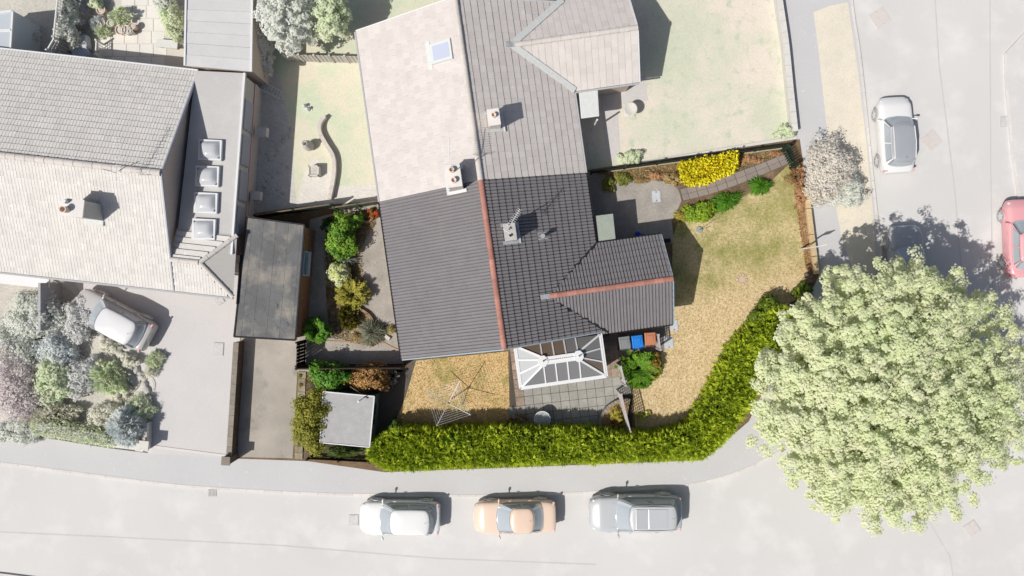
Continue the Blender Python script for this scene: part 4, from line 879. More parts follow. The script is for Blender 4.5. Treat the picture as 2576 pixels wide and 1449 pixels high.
for px, py, r, lb in ((905, 805, 14, 'dry straw clump inside the curved bed edging'), (895, 845, 12, 'dry pale clump left of the large lavender bush'), (925, 790, 9, 'thin dry tuft above the large lavender bush')):
    shrub('dry_clump', lb, 'plant', px, py, r, r, .3, leafmat('dry stalks', (206, 186, 134), (160, 136, 90), .2), style='tuft', leaf=.05, nstem=0)
shrub('shaded_shrub', 'dark shaded shrub between garage wall and leafy shrub', 'shrub', 832, 570, 18, 22, 1.1, leafmat('deep green', (30, 62, 26), (62, 96, 36), .2), leaf=.09)
# ---- round the shed
shrub('green_bush', 'dense glossy green bush behind the shed', 'shrub', 836, 946, 44, 36, 1.9, leafmat('glossy green', (38, 96, 26), (128, 176, 62), .2), dens=2.2, leaf=.12)
shrub('orange_bush', 'orange brown leaved bush beside the dense green bush', 'shrub', 929, 948, 46, 35, 1.8, leafmat('orange leaves', (96, 92, 38), (214, 160, 104), .2), dens=2.2, leaf=.10)
shrub('olive_bush', 'large olive green bush overhanging the left edge of the shed roof', 'shrub', 792, 1052, 47, 74, 2.5, leafmat('olive leaves', (98, 104, 26), (176, 172, 72), .22), dens=2.4, leaf=.09)
shrub('cane_plant', 'dark green arching plant in the shade below the shed', 'plant', 865, 1137, 55, 16, .7, leafmat('dark cane', (40, 68, 28), (110, 124, 56), .2), style='tuft', dens=1.6, leaf=.1, nstem=0)
shrub('grey_shrub', 'small ash grey shrub between orange bush and house corner', 'shrub', 988, 947, 12, 16, .8, leafmat('ash grey', (150, 146, 138), (190, 186, 180), .1), style='spray', leaf=.07)
shrub('weedy_climber', 'thin weedy climber at the left end of the conifer hedge', 'plant', 992, 1066, 14, 12, 1.2, leafmat('weed', (56, 92, 40), (110, 140, 60), .2), dens=.6, leaf=.08)
board_fence('low_timber_fence', 'low weathered board fence below the shed at the pavement', g(772, 1156, .7), g(930, 1164, .7), .62, M_DKW, horiz=True, rails=0, bw=.15)
for px, py, r in ((757, 968, 8), (752, 1005, 7), (760, 1075, 9), (752, 1118, 8), (756, 945, 8)):
    shrub('weed_clump', 'small weed clump growing between the drive edging blocks', 'weed', px, py, r, r*1.2, .22, leafmat('weed 2', (110, 122, 46), (190, 168, 96), .2), style='tuft', leaf=.035, group='weeds along the drive edging', nstem=0)
# ---- patio and bins
shrub('green_conifer', 'low bright green conifer behind the bins and short trellis', 'shrub', 1606, 926, 58, 45, 1.1, leafmat('conifer green', (44, 108, 20), (132, 172, 50), .22), style='frond', dens=2.6, leaf=.13)
shrub('conifer_offshoot', 'low green conifer branch reaching down over the straw lawn', 'shrub', 1608, 958, 28, 20, .9, leafmat('conifer green', (0, 0, 0), (0, 0, 0)), style='frond', dens=1.2, leaf=.12)
shrub('yellow_red_shrub', 'yellow and dark red leaved shrub right of the green conifer', 'shrub', 1642, 918, 20, 26, .9, leafmat('yellow red', (92, 60, 44), (214, 186, 70), .2), dens=1.5, leaf=.09)
shrub('planter_plant', 'yellow green straggly plant in the dry round planter', 'plant', 1550, 1048, 19, 20, .8, leafmat('planter leaves', (122, 122, 40), (206, 190, 84), .2), dens=1.1, leaf=.07)
shrub('planter_plant', 'dull green plant in the shaded planter by the glass table', 'plant', 1303, 1062, 22, 16, .75, leafmat('planter dull', (96, 92, 48), (150, 132, 80), .2), dens=1.2, leaf=.06)
shrub('lime_plant', 'small lime green plant at the edge of the hedge shadow', 'plant', 1612, 1048, 9, 9, .4, leafmat('lime plant', (130, 156, 50), (206, 206, 100), .2), leaf=.07, nstem=2)
shrub('lime_plant', 'pale yellow seedling further right along the hedge shadow', 'plant', 1629, 1038, 7, 8, .35, leafmat('lime plant 2', (180, 180, 80), (226, 216, 130), .2), leaf=.06, nstem=2)
# ---- front garden
hedge('yellow_bush', 'brilliant yellow flowering bush along the garden path', [(1714, 410), (1760, 398), (1805, 392), (1854, 382), (1858, 408), (1850, 428), (1815, 440), (1780, 456), (1742, 462), (1722, 446)], .95, leafmat('yellow leaves', (222, 196, 26), (255, 240, 60), .25, k=1.6), mat('yellow bush inside', (140, 128, 20), grain=.2), 420, 120, .11, .075, k=4, und=.1, cat='shrub', soft=.35)
shrub('lime_hedge_plant', 'lime green leafy border plant along the lower side of the path', 'shrub', 1760, 533, 34, 24, .7, leafmat('lime border', (86, 132, 24), (186, 206, 70), .25), dens=2.0, leaf=.09, rz=.2)
shrub('strappy_plant', 'strappy deep green plant next to the lime border plant', 'plant', 1826, 506, 42, 25, .75, leafmat('strappy', (48, 112, 22), (120, 168, 52), .22), style='tuft', dens=2.6, leaf=.085, rz=.3, nstem=0)
shrub('strappy_plant', 'separate round strappy green clump near the garden gate', 'plant', 1912, 468, 32, 24, .7, leafmat('strappy', (0, 0, 0), (0, 0, 0)), style='tuft', dens=2.2, leaf=.085, nstem=0)
shrub('yellowing_plant', 'yellowing plant at the corner of the speckled concrete', 'plant', 1713, 545, 22, 17, .5, leafmat('yellowing', (130, 132, 44), (216, 196, 100), .2), style='tuft', dens=1.3, leaf=.07, nstem=0)
bl = leafmat('border mix', (84, 118, 40), (170, 160, 84), .2); dl = leafmat('dry border', (150, 112, 80), (216, 172, 130), .2); bm = leafmat('dry green mix', (122, 112, 60), (206, 176, 128), .2)
for px, py, rx, ry, h, m, sty, lb in ((1566, 452, 26, 13, .42, bl, 'leafy', 'leafy green border plant at the foot of the rail fence near the house'), (1612, 455, 28, 9, .25, bm, 'tuft', 'low dry border plant between concrete and rail fence'), (1650, 440, 24, 8, .3, dl, 'leafy', 'low brown border plant under the rail fence'), (1690, 450, 22, 14, .35, bm, 'leafy', 'straggly border plant just left of the yellow bush'), (1530, 466, 16, 16, .55, bl, 'leafy', 'shaded green plant by the bungalow wall and rail fence'),
    (1890, 402, 34, 8, .25, dl, 'leafy', 'brown dry border plant above the path, right of the yellow bush'), (1948, 387, 24, 7, .3, dl, 'tuft', 'brown dry border plant above the path next to the gate'), (2004, 440, 15, 34, .6, dl, 'spray', 'dry brown twiggy shrub below the garden gate'), (2014, 500, 12, 32, .5, dl, 'leafy', 'dry brown twiggy shrub beside the top of the sleeper wall'), (1985, 452, 16, 14, .4, bm, 'tuft', 'straw coloured dry plant left of the twiggy shrubs')):
    shrub('border_plant', lb, 'plant', px, py, rx, ry, h, m, sty, 1.1, .065)
tufts('border_ground_cover', [(1500, 440), (1700, 408), (1985, 368), (1972, 388), (1870, 425), (1720, 470), (1690, 458), (1560, 452)], .108, 5000, bm, .11, 'dry leaf litter and low weeds along the rail fence border', 'ground cover')
tufts('bed_leaf_litter', [(822, 545), (950, 522), (945, 565), (910, 620), (915, 700), (905, 780), (975, 850), (940, 872), (830, 850), (815, 650)], .12, 5000, leafmat('litter', (150, 128, 92), (110, 112, 54), .2), .09, 'dry litter and weeds in the back garden bed', 'ground cover')
tufts('shed_weeds', [(772, 940), (812, 960), (800, 1120), (930, 1135), (930, 1160), (775, 1152), (770, 1040)], .115, 2500, leafmat('shed weed', (96, 104, 46), (170, 152, 96), .2), .1, 'weeds and litter round the shed', 'ground cover')
tufts('sunny_edge_weeds', [(1990, 420), (2016, 430), (2046, 690), (2030, 690), (2008, 560)], .125, 3000, dl, .1, 'brown dry litter along the sleeper wall', 'ground cover')
shrub('laurel_bush', 'dark green bush between the conifer hedge and the steps', 'shrub', 1925, 812, 40, 52, 1.7, leafmat('laurel', (44, 84, 22), (140, 156, 50), .2), dens=2.0, leaf=.12, rz=-.5)
shrub('laurel_bush', 'olive green bush at the upper end of the conifer hedge beside the dark bush', 'shrub', 1888, 862, 40, 40, 1.7, leafmat('laurel 2', (62, 98, 22), (160, 166, 54), .2), dens=2.0, leaf=.11, rz=-.5)
shrub('laurel_bush', 'small green bush beside the timber steps', 'shrub', 2018, 735, 16, 22, 1.5, leafmat('laurel', (0, 0, 0), (0, 0, 0)), dens=1.2, leaf=.10)
# ================================================================ THE SURROUNDINGS, A WHITE WASH MIXED INTO THEIR BASE COLOURS
M_VALP = mat('pale lead valley', (236, 240, 238), (222, 226, 224), 6, grain=.06)
M_BRP = mat('pale brick', (224, 208, 196), (214, 198, 188), 7, grain=.06)
M_TP1 = mat('pale pink grey tile', (231, 225, 221), (223, 216, 212), 1.3, .25, var=.05, grain=.04, c3=(243, 240, 237), s3=3, k3=.03, centre3=.70)
M_RIDP = mat('pale ridge', (230, 224, 218), (220, 214, 208), 4, var=.05, grain=.06)
M_GUTP = mat('pale gutter', (198, 198, 202), grain=.03)
M_GLP = glass('pale window glass', (196, 206, 222), .1, .5)
M_DKP = mat('pale shade grey', (192, 193, 196), grain=.03)
palB = (M_BRP, M_RIDP, M_GUTP, mat('pale verge', (240, 242, 243), grain=.03), mat('pale underlay', (186, 184, 184), grain=.05), M_GLP, M_WHITE, mat('pale door', (205, 205, 210), grain=.03))
hB, rB = house('pale pinkish tiled twin bungalow adjoining at the top of the photo', 7.84, 16.3, 11.9, 16.4, M_TP1, 'flat', palB, gable_low=False, stagger=True)
M_CHP = mat('pale chimney', (238, 230, 224), (226, 219, 214), 5, grain=.05); M_POTP = mat('pale orange pot', (246, 226, 210), grain=.05)
chimney(hB, 1.0, 10.5, 5.35, .5, .7, M_CHP, mat('pale cap', (244, 240, 236), grain=.04), [(0, .05, .11, .2)], M_POTP, M_VALP)
cp = chimney(hB, -1.15, 8.05, 5.75, .62, .95, M_CHP, mat('pale cap', (0, 0, 0)), [(-.05, .25, .12, .22), (-.02, -.22, .12, .22)], M_POTP, M_VALP)
p = F(-1.1, 8.2, 5.7)
aerial('white television aerial above the party wall chimney', p, p+Vector((-.05, .1, 1.3)), p+Vector((-.15, .15, 1.2)), p+Vector((-.12, 1.3, 1.25)), 12, mat('pale aerial', (248, 248, 248), grain=0), .3)
# roof window
zz = lambda u: ZR-SL*abs(u)
nrm = Vector((-SL, 0, 1)).normalized(); nl = (F.u*nrm.x+Vector((0, 0, nrm.z)))
c = g(1113, 137, 4.1); u, v = F.inv(c); cpt = F(u, v, zz(u))
bx = (F.u+Vector((0, 0, SL))).normalized(); MR = Matrix((bx, F.v, nl)).transposed()
f = MB().box(cpt+nl*.06, (1.15, .95, .12), M=MR).build('roof_window', mat('pale frame', (226, 232, 232), grain=.02), hB)
MB().box(cpt+nl*.115+bx*.02, (.86, .68, .03), M=MR).build('pane', glass('pale blue glass', (206, 214, 236), .1, .5), f)
MB().box(cpt+nl*.035-bx*.68, (.24, 1.35, .03), M=MR).build('apron', M_VALP, f)
q = [g(1456, 228, 2.4), g(1503, 222, 2.4), g(1507, 292, 2.4), g(1462, 298, 2.4)]
cq = MB().prism(q, 2.3, 2.42).build('porch_canopy', M_WHITE, hB); cc = sum(q, Vector())/4
MB().prism([cc+(p-cc)*.93 for p in q], 2.41, 2.43).build('felt', M_VALP, cq); MB().tube([q[2]*.98, Vector((q[2].x*.98, q[2].y*.98, .1))], .05, 8).build('porch_post', M_WHITE, hB)
st = ground('neighbour_step', [(1508, 200), (1622, 190), (1630, 253), (1560, 262), (1555, 290), (1560, 400), (1530, 405), (1515, 300)], .125, mat('pale slab step', (226, 222, 220), (216, 212, 210), 2, grain=.06), .05)
# stone bird bath on the neighbour's lawn
t = thing('bird_bath', 'pale round stone bird bath on the neighbour lawn by the path', 'bird bath', g(1580, 283, .12)); c = g(1580, 283, .12)
M_STP = mat('pale stone', (236, 234, 226), (224, 222, 214), 5, grain=.06)
MB().lathe([(.26, 0), (.24, .06), (.12, .12), (.10, .6), (.2, .68), (.36, .76), (.36, .8), (.3, .78), (.05, .72)], c, 20).build('bowl', M_STP, t, smooth=True); MB().box(c+Vector((0, 0, .03)), (.6, .6, .06), .2).build('plinth', M_STP, t)
# wall in front of the neighbour's lawn
t = thing('front_garden_wall', 'long pale stone garden wall between the neighbour lawn and the pavement', 'wall', g(1985, 180, .1))
wl = [(1950, -80), (1961, 0), (1977, 110), (1988, 220), (2000, 330)]
W = smooth_line([g(x, y, .6) for x, y in wl], 4)
for a, b_ in zip(W, W[1:]):
    MB().bar((a.x, a.y, .34), (b_.x, b_.y, .34), .24, .5).build('wall_section', mat('pale wall', (226, 224, 218), (214, 212, 208), 4, grain=.08), t); MB().bar(a+(b_-a)*.01+Vector((0, 0, .02)), b_-(b_-a)*.01+Vector((0, 0, .02)), .30, .07).build('coping_stone', mat('pale coping', (238, 236, 230), (226, 224, 220), 4, var=.03, grain=.08), t)
# ---- neighbour's back garden
M_WDP = mat('pale grey timber', (222, 216, 208), (210, 204, 198), 6, var=.05, grain=.08)
board_fence('picket_fence', 'pale slatted timber fence across the neighbour back garden', g(712, 137, 1.2), g(905, 142, 1.2), 1.1, M_WDP, bw=.17, gap=.03, pstep=.75)
t = thing('curved_brick_edging', 'pale curved brick edging winding through the neighbour back lawn', 'edging', g(825, 400, .1))
P = smooth_line([Vector((x, y, 0)) for x, y in [(818, 293), (806, 312), (806, 335), (822, 365), (838, 392), (842, 425), (838, 460), (830, 500)]], 5)
for a, b_ in zip(P, P[1:]): MB().bar(g(a.x, a.y, .3), g(b_.x, b_.y, .3), .20, .32).build('brick', mat('pale brick edging', (234, 226, 216), (222, 214, 206), 6, var=.05, grain=.08), t)
t = thing('aluminium_ladder', 'pale aluminium ladder lying in the neighbour side garden', 'ladder', g(670, 222, .12)); A, B = g(634, 203, .45), g(708, 240, .3); d = (B-A).normalized(); nn = Vector((-d.y, d.x, 0))
for s in (-.2, .2): MB().bar(A+nn*s, B+nn*s, .05, .07).build('rail', M_WHITE, t)
for k in range(10): p = A.lerp(B, (k+.5)/10); MB().tube([p-nn*.2, p+nn*.2], .016, 6).build('rung', M_WHITE, t)
t = thing('planter_box', 'square pale planter box on the neighbour lawn', 'planter', g(778, 430, .1)); c = g(790, 430, .5)
for a, b_ in ((0, .24), (PI/2, .24), (PI, .24), (-PI/2, .24)): MB().box((c.x+b_*math.cos(a), c.y+b_*math.sin(a), .36), (.06, .54, .5), a).build('side', mat('pale planter', (236, 232, 224), grain=.05), t)
MB().box((c.x, c.y, .5), (.42, .42, .1)).build('soil', M_BEDP, t)
t = thing('chiminea', 'pale rounded pot with a dark mouth on the neighbour lawn', 'pot', g(776, 372, .1)); c = g(780, 370, .1)
MB().lathe([(.15, 0), (.27, .25), (.27, .45), (.12, .75), (.12, 1.0), (.15, 1.02), (.10, 1.0), (.08, .6)], c, 18).build('body', mat('pale clay', (214, 210, 206), grain=.06), t, smooth=True)
for px, py, lb in ((768, 268, 'white garden ornament in the shade of the annexe, upper of two'), (776, 276, 'white garden ornament on the sunny edge, lower of two'), (730, 146, 'white ornament by the slatted fence')):
    t = thing('garden_ornament', lb, 'ornament', g(px, py, .1)); c = g(px, py, .1)
    b = MB(); b.lathe([(.10, 0), (.12, .1), (.07, .2), (.08, .28), (.02, .36)], c, 10); b.build('figure', M_WHITE, t, smooth=True); MB().box(c+Vector((.05, 0, .02)), (.28, .2, .04), .4).build('base', M_WHITE, t)
for k, (px, py) in enumerate([(688+random.uniform(-25, 45), 330+i*9+random.uniform(-5, 5)) for i in range(18)]):
    r = random.uniform(.08, .17); o = MB().lathe([(r*.9, 0), (r, r*.3), (r*.55, r*.7)], (0, 0, 0), 7).build('rock', mat('pale rock', (212, 210, 206), (198, 197, 195), 6, grain=.1, var=.05)); o.location = g(px, py, .1); o.rotation_euler = (random.uniform(-.2, .2), random.uniform(-.2, .2), random.random()*6); o.scale = (1, random.uniform(.6, 1), 1)
    tag(o, 'pale loose rock in the shaded rubble beside the annexe wall', 'rock', 'rocks beside the annexe')
LP1 = leafmat('pale leaf a', (222, 228, 214), (238, 242, 228), .3); LP2 = leafmat('pale leaf b', (212, 228, 190), (232, 242, 212), .3); LP3 = leafmat('pale leaf c', (216, 217, 214), (230, 231, 228), .3)
LP4 = leafmat('pale leaf d', (228, 226, 208), (242, 238, 222), .3); LP5 = leafmat('pale plum leaf', (212, 205, 205), (224, 217, 216), .25); LP6 = leafmat('pale blue leaf', (218, 228, 227), (234, 240, 238), .3); LP7 = leafmat('pale pink leaf', (220, 218, 214), (236, 222, 212), .3)
def tree(name, label, px, py, rx, ry, h, zlow, m, dens=1.0, leaf=.13, seed=1, limbs=12, gaps=.0, trunk_r=.16, spiky=.3, off=(0, 0)):
    zc = zlow+(h-zlow)*.5; c = g(px, py, zc); f = (H-zc)/H/S; R = np.array((rx*f, ry*f, (h-zlow)*.5)); r_ = np.random.default_rng(seed)
    tx, ty = c.x+off[0], c.y+off[1]
    t = thing(name, label, 'tree', (tx, ty, .1))
    MB().tube([(tx, ty, .0), (tx+.03, ty, h*.25), (c.x, c.y, h*.55), (c.x+.05, c.y, h*.8)], [trunk_r, trunk_r*.85, trunk_r*.6, trunk_r*.2], 10).build('trunk', BARK_P, t, smooth=True)
    nl = int(dens*26*(R[0]*R[1])**.5); C = []; O = []; T = []; lm = MB()
    for i in range(nl):          # boughs out to the crown's surface, each strung with leaf clumps
        a = i*2.39996+r_.random()*.5; s = (i+.5)/nl; el = math.asin(max(-.25, 1-1.2*s)); d = np.array((math.cos(a)*math.cos(el), math.sin(a)*math.cos(el), math.sin(el)))
        reach = (1-spiky)+spiky*r_.random()**.7
        tip = np.array((c.x, c.y, zc))+d*R*reach; root = np.array((c.x, c.y, zlow+(zc-zlow)*(.2+.6*r_.random())))
        if i < limbs*2: lm.tube([root, (root+tip)/2+np.array((0, 0, .15)), tip*.93+root*.07], [trunk_r*.35, trunk_r*.2, .015], 5)
        bt = r_.random()
        for q in (1.0, .88, .74, .6):
            for w in range(2 if q > .7 else 1):
                cc = root+(tip-root)*q+r_.normal(0, .16, 3)*R*.55*(1.02-q+.25); sp = .27*(.6+.9*r_.random())*min(1.0, max(.85, R[0]/4))
                n = int((46 if R[0] > 3 else 26)*(.13/leaf)**1.3); o = unit(r_.normal(size=(n, 3)))*(r_.random(n)**.45)[:, None]*sp; o[:, 2] *= .6
                C.append(cc+o); O.append(unit(o/sp*.8+d*.4+np.array((0, 0, .55)))); T.append(np.clip(bt*.4+r_.random()*.25+r_.random(n)*.45, 0, 1))
    lm.build('limbs', BARK_P, t)
    C = np.concatenate(C); O = np.concatenate(O); T = np.concatenate(T); n = len(C)
    D = unit(np.cross(O, rdir(n))); D[:, 2] -= .1; s = leaf*(.7+.6*rng.random(n))
    leaves('crown', C, D, unit(O+rdir(n)*.5+np.array((0, 0, .6))), s*1.15, s*.9, m, t, T); return t
tree('street_tree', 'huge pale green spreading tree over the street corner', 2240, 988, 352, 350, 8.2, 2.6, leafmat('pale street leaf', (216, 227, 184), (237, 243, 204), .4), 4.2, .11, 3, 16, trunk_r=.26, spiky=.5)
tree('grey_tree', 'pale grey green tree at the top of the neighbour back garden', 722, 40, 75, 90, 4.2, .6, LP1, 1.6, .11, 5, trunk_r=.1)
tree('light_tree', 'slim pale green tree beside the grey green tree', 838, 45, 42, 62, 3.6, .8, LP2, 1.3, .10, 6, trunk_r=.07)
shrub('shaded_hedge', 'pale grey shaded hedge beside the long flat roof', 'hedge', 662, 85, 24, 95, 1.8, LP3, dens=2.4, leaf=.12, stem=BARK_P)
shrub('flowering_shrub', 'pale pinkish flowering shrub overhanging the pavement by the gate', 'shrub', 2085, 430, 62, 68, 2.0, LP7, dens=1.7, leaf=.09, stem=BARK_P)
shrub('flowering_shrub', 'pale green lower half of the overhanging flowering shrub', 'shrub', 2125, 480, 38, 45, 1.6, LP1, dens=1.3, leaf=.09, stem=BARK_P)
shrub('boundary_plant', 'pale green plants at the end of the front garden wall', 'shrub', 1975, 335, 26, 14, .7, LP2, leaf=.08, stem=BARK_P)
shrub('boundary_plant', 'pale green plant behind the rail fence beside the neighbour path', 'shrub', 1590, 395, 28, 16, .6, LP2, leaf=.08, stem=BARK_P)
# ---- house next door on the left
TC = math.radians(-6.3); RC = g(405, 435, 5.0); FC = Frame((RC.x, RC.y, 0), TC)       # origin: gable end under the ridge; u points right
ZEC, ZRC, HC = 2.5, 5.0, 5.42
M_TC = mat('pale lichen tile', (237, 234, 229), (228, 225, 221), 1.0, .25, var=.05, grain=.05, gscale=8, c3=(248, 247, 244), s3=3.2, k3=.03, centre3=.66)
t = thing('lichen_roofed_house', 'pale house with lichened ribbed tile roof and flat roofed annexe', 'house', FC(-6, 0, .1)); LC = 15.0; hC = t
b = MB(); pr = [(-HC+.3, 0), (HC-.3, 0), (HC-.3, ZEC+.05), (0, ZRC-.1), (-HC+.3, ZEC+.05)]
V = [FC(u, v, z) for u in (-LC, -.15) for v, z in pr]; b.add(V, [(0,1,2,3,4), (9,8,7,6,5)]+[(i, i+5, (i+1) % 5+5, (i+1) % 5) for i in range(5)]); b.build('wall', M_BRP, t)
b = MB(); pr = [(-HC+.02, ZEC-.08), (-HC+.02, ZEC-.02), (0, ZRC-.03), (HC-.02, ZEC-.02), (HC-.02, ZEC-.08), (0, ZRC-.14)]
V = [FC(u, v, z) for u in (-LC, -.01) for v, z in pr]; b.add(V, [(0,1,2,5), (2,3,4,5), (6,11,8,7), (8,11,10,9)]+[(i, i+6, (i+1) % 6+6, (i+1) % 6) for i in range(6)]); roof = b.build('roof', palB[4], t)
me = tile_mesh('roof_tile', .31, .40, 'pan', M_TC, .05)
bu_ = Vector((0, 0, ZRC-ZEC)) - FC.v*HC; bd_ = Vector((0, 0, ZRC-ZEC)) + FC.v*HC; L2 = 12.4
pts = []
p1, _, _ = slope_tiles(FC(0, HC, ZEC), -FC.u, bu_, L2, bu_.length, .31, .325); pts += p1
p2, _, _ = slope_tiles(FC(-L2, -HC, ZEC), FC.u, bd_, L2, bd_.length, .31, .325); pts += p2
# front hip that carries the roof on over the annexe
sC = (ZRC-ZEC)/HC
hipl = 2.95; hz = ZEC+.28*(ZRC-ZEC)+.02; hv = -HC*.72
p3, _, _ = slope_tiles(FC(.0, -HC, ZEC), FC.u, bd_, hipl, (bd_*.28).length, .31, .325, lambda c: (FC.inv(c)[0] < hipl-.05-(1.6)*((FC.inv(c)[1]+HC)/(HC*.28)))); pts += p3
lay_tiles(pts, me, roof)
ridge_tiles(roof, FC(-L2, 0, ZRC+.06), FC(0, 0, ZRC+.06), M_RIDP, .15)
ridge_tiles(roof, FC(0, hv, hz+.06), FC(hipl-1.55, hv, hz+.06), M_RIDP, .12); ridge_tiles(roof, FC(hipl-1.5, hv, hz+.04), FC(hipl, -HC, ZEC+.04), M_RIDP, .11); ridge_tiles(roof, FC(hipl-1.5, hv, hz+.04), FC(hipl, -HC*.44, 2.88), M_RIDP, .11)
hp_ = MB().quad(FC(hipl-1.5, hv, hz), FC(hipl, -HC, ZEC), FC(hipl, -HC*.44, 2.87)); hp_.quad(FC(0, hv, hz), FC(hipl-1.5, hv, hz), FC(hipl, -HC*.44, 2.86), FC(0, -HC*.44, 2.86)); hp_.quad(FC(0, -HC, ZEC-.02), FC(hipl, -HC, ZEC-.02), FC(hipl-1.5, hv, hz-.02), FC(0, hv, hz-.02))
hp_.build('hip_deck', mat('pale hip tile', (206, 204, 200), grain=.05), t)
for k in range(5):      # courses on the back of the hip
    v_ = hv+(k+.4)*.29; z_ = hz-(hz-2.86)*(k+.4)/5; MB().bar(FC(.02, v_, z_+.03), FC(hipl-1.5+.3*k, v_, z_+.03), .27, .03).build('tile_course', M_TC, roof)
MB().tube([FC(-LC, HC+.07, ZEC-.03), FC(.0, HC+.07, ZEC-.03)], .07, 6).build('gutter', M_WHITE, t); MB().tube([FC(-LC, -HC-.07, ZEC-.03), FC(hipl, -HC-.07, ZEC-.03)], .06, 6).build('gutter', M_GUTP, t)
for s in (-1, 1): MB().bar(FC(.03, s*HC, ZEC+.0), FC(.03, 0, ZRC+.0), .06, .16).build('verge_trim', mat('pale slate blue trim', (188, 190, 202), grain=.02), t)
c = g(182, 523, 5.6); u, v = FC.inv(c); zr_ = ZRC-sC*abs(v)
ch = MB().box(FC(u, v, (zr_-.4+5.6)/2), (1.0, .75, 5.6-zr_+.4), TC).build('chimney', mat('pale grey chimney', (206, 204, 200), (196, 195, 193), 5, grain=.06), t)
MB().box(FC(u, v, 5.62), (1.06, .8, .07), TC).build('capping', mat('pale cap', (0, 0, 0)), ch); MB().lathe([(.15, 0), (.14, .3), (.16, .34), (.12, .34), (.1, .1)], FC(u-.2, v-.12, 5.65), 14).build('chimney_pot', M_POTP, ch); MB().lathe([(.11, 0), (.1, .25)], FC(u-.25, v+.25, 5.65), 12).build('chimney_pot', M_WHITE, ch); MB().bar(FC(u-.3, v-.48, zr_-.13), FC(u+.5, v-.48, zr_-.13), .3, .05).build('flashing', M_VALP, ch)
p = g(293, 435, 5.1)
aerial('white television aerial rising from the lichened roof ridge', p, p+Vector((0, 0, 1.1)), g(293, 455, 6.1), g(293, 345, 6.1), 15, mat('pale aerial', (0, 0, 0)), .26)
# annexe
az = 2.85; aq = [g(503, 178, az), g(616, 184, az), g(585, 632, az), g(440, 640, az)]; a2 = [Vector((*FC(.04, HC*.99).xy, az)), g(616, 184, az), g(583, 640, az), Vector((*FC(.04, -HC*.52).xy, az))]
wqa = [a2[0], g(612, 188, az), g(580, 640, az), a2[3]]
an = MB().prism([Vector((p.x, p.y, 0)) for p in wqa], .05, az-.1).build('annexe_wall', mat('pale render', (222, 218, 214), (212, 209, 206), 3, grain=.05), t)
ar_ = MB().prism(a2, az-.1, az).build('annexe_roof', mat('pale grey felt', (212, 211, 210), (204, 203, 203), 1, .25, grain=.05, c3=(224, 222, 219), s3=.5, k3=.1), t)
MB().bar(a2[1], a2[2], .10, .14).build('annexe_edge', M_WHITE, t)
e0, e1 = wqa[1], wqa[2]; ed = (e1-e0).normalized(); en = Vector((-ed.y, ed.x, 0)); en = en if en.x > 0 else -en; ln = (e1-e0).length
for k in range(4):
    a = e0+ed*(ln*(.12+.2*k)); b_ = e0+ed*(ln*(.29+.2*k)); wn = MB().bar(Vector((a.x, a.y, 1.95))+en*.02, Vector((b_.x, b_.y, 1.95))+en*.02, .08, 1.1).build('annexe_window', mat('pale slate blue trim', (0, 0, 0)), t)
    MB().bar(Vector((a.x, a.y, 1.95))+en*.04+ed*.06, Vector((b_.x, b_.y, 1.95))+en*.04-ed*.06, .06, .98).build('pane', glass('pale annexe glass', (196, 201, 212), .15, .4), wn)
MB().bar(Vector((e0.x, e0.y, 1.15))+en*.03, Vector((e1.x, e1.y, 1.15))+en*.03, .06, .35).build('brick_band', mat('pale red brick band', (224, 198, 192), grain=.05), t)
for px, py in ((530, 378), (523, 444), (519, 511), (514, 577)):
    c = g(px, py, az+.1); k_ = MB().box((c.x, c.y, az+.1), (1.12, 1.0, .2), -.05).build('skylight_kerb', M_WHITE, t)
    b = MB(); n_ = 8
    for i in range(n_+1):
        for j in range(n_+1):
            x_, y_ = -1+2*i/n_, -1+2*j/n_; b.v.append((c.x+x_*.48, c.y+y_*.42, az+.2+.20*(1-x_**4)*(1-y_**4)))
    b.f += [(i*(n_+1)+j, (i+1)*(n_+1)+j, (i+1)*(n_+1)+j+1, i*(n_+1)+j+1) for i in range(n_) for j in range(n_)]
    b.build('dome', glass('pale dome', (218, 221, 226), .08, .7), k_, smooth=True)
for z_, px, py in ((1.0, 666, 333), (1.0, 650, 493)):
    c = g(px, py, z_); MB().box((c.x-.1, c.y, z_), (.5, .45, .35), -.07).build('wall_vent', M_STP, t)
# front windows of the lichened house
for k, u_ in enumerate((-1.2, -4.2, -7.6)):
    wn = MB().bar(FC(u_-.8, -HC+.28, 1.9), FC(u_+.8, -HC+.28, 1.9), .1, 1.2).build('window', M_WHITE, t); MB().bar(FC(u_-.7, -HC+.24, 1.9), FC(u_+.7, -HC+.24, 1.9), .06, 1.0).build('pane', M_GLP, wn)
# long flat roof at the top
lq = [g(470, -90, 2.9), g(636, -90, 2.9), g(632, 180, 2.9), g(465, 165, 2.9)]; lc_ = sum(lq, Vector())/4
t = thing('flat_roofed_outbuilding', 'long pale flat roofed outbuilding with ribbed felt sheets at the top left', 'outbuilding', (lc_.x, lc_.y, .1))
MB().prism([lc_+(p-lc_)*.96 for p in lq], .05, 2.8).build('wall', M_BRP, t)
M_FLP = mat('pale sheet roof', (224, 225, 225), (216, 217, 218), 1.5, var=.03, grain=.04)
for k in range(9):
    q = [lq[0].lerp(lq[3], (k+.01)/9), lq[1].lerp(lq[2], (k+.01)/9), lq[1].lerp(lq[2], (k+.99)/9), lq[0].lerp(lq[3], (k+.99)/9)]; MB().prism(q, 2.8, 2.9-.012*(k % 2)).build('roof_sheet', M_FLP, t)
for i, j in ((0, 3), (1, 2)): MB().bar(lq[i], lq[j], .09, .1).build('edge_trim', M_WHITE, t)
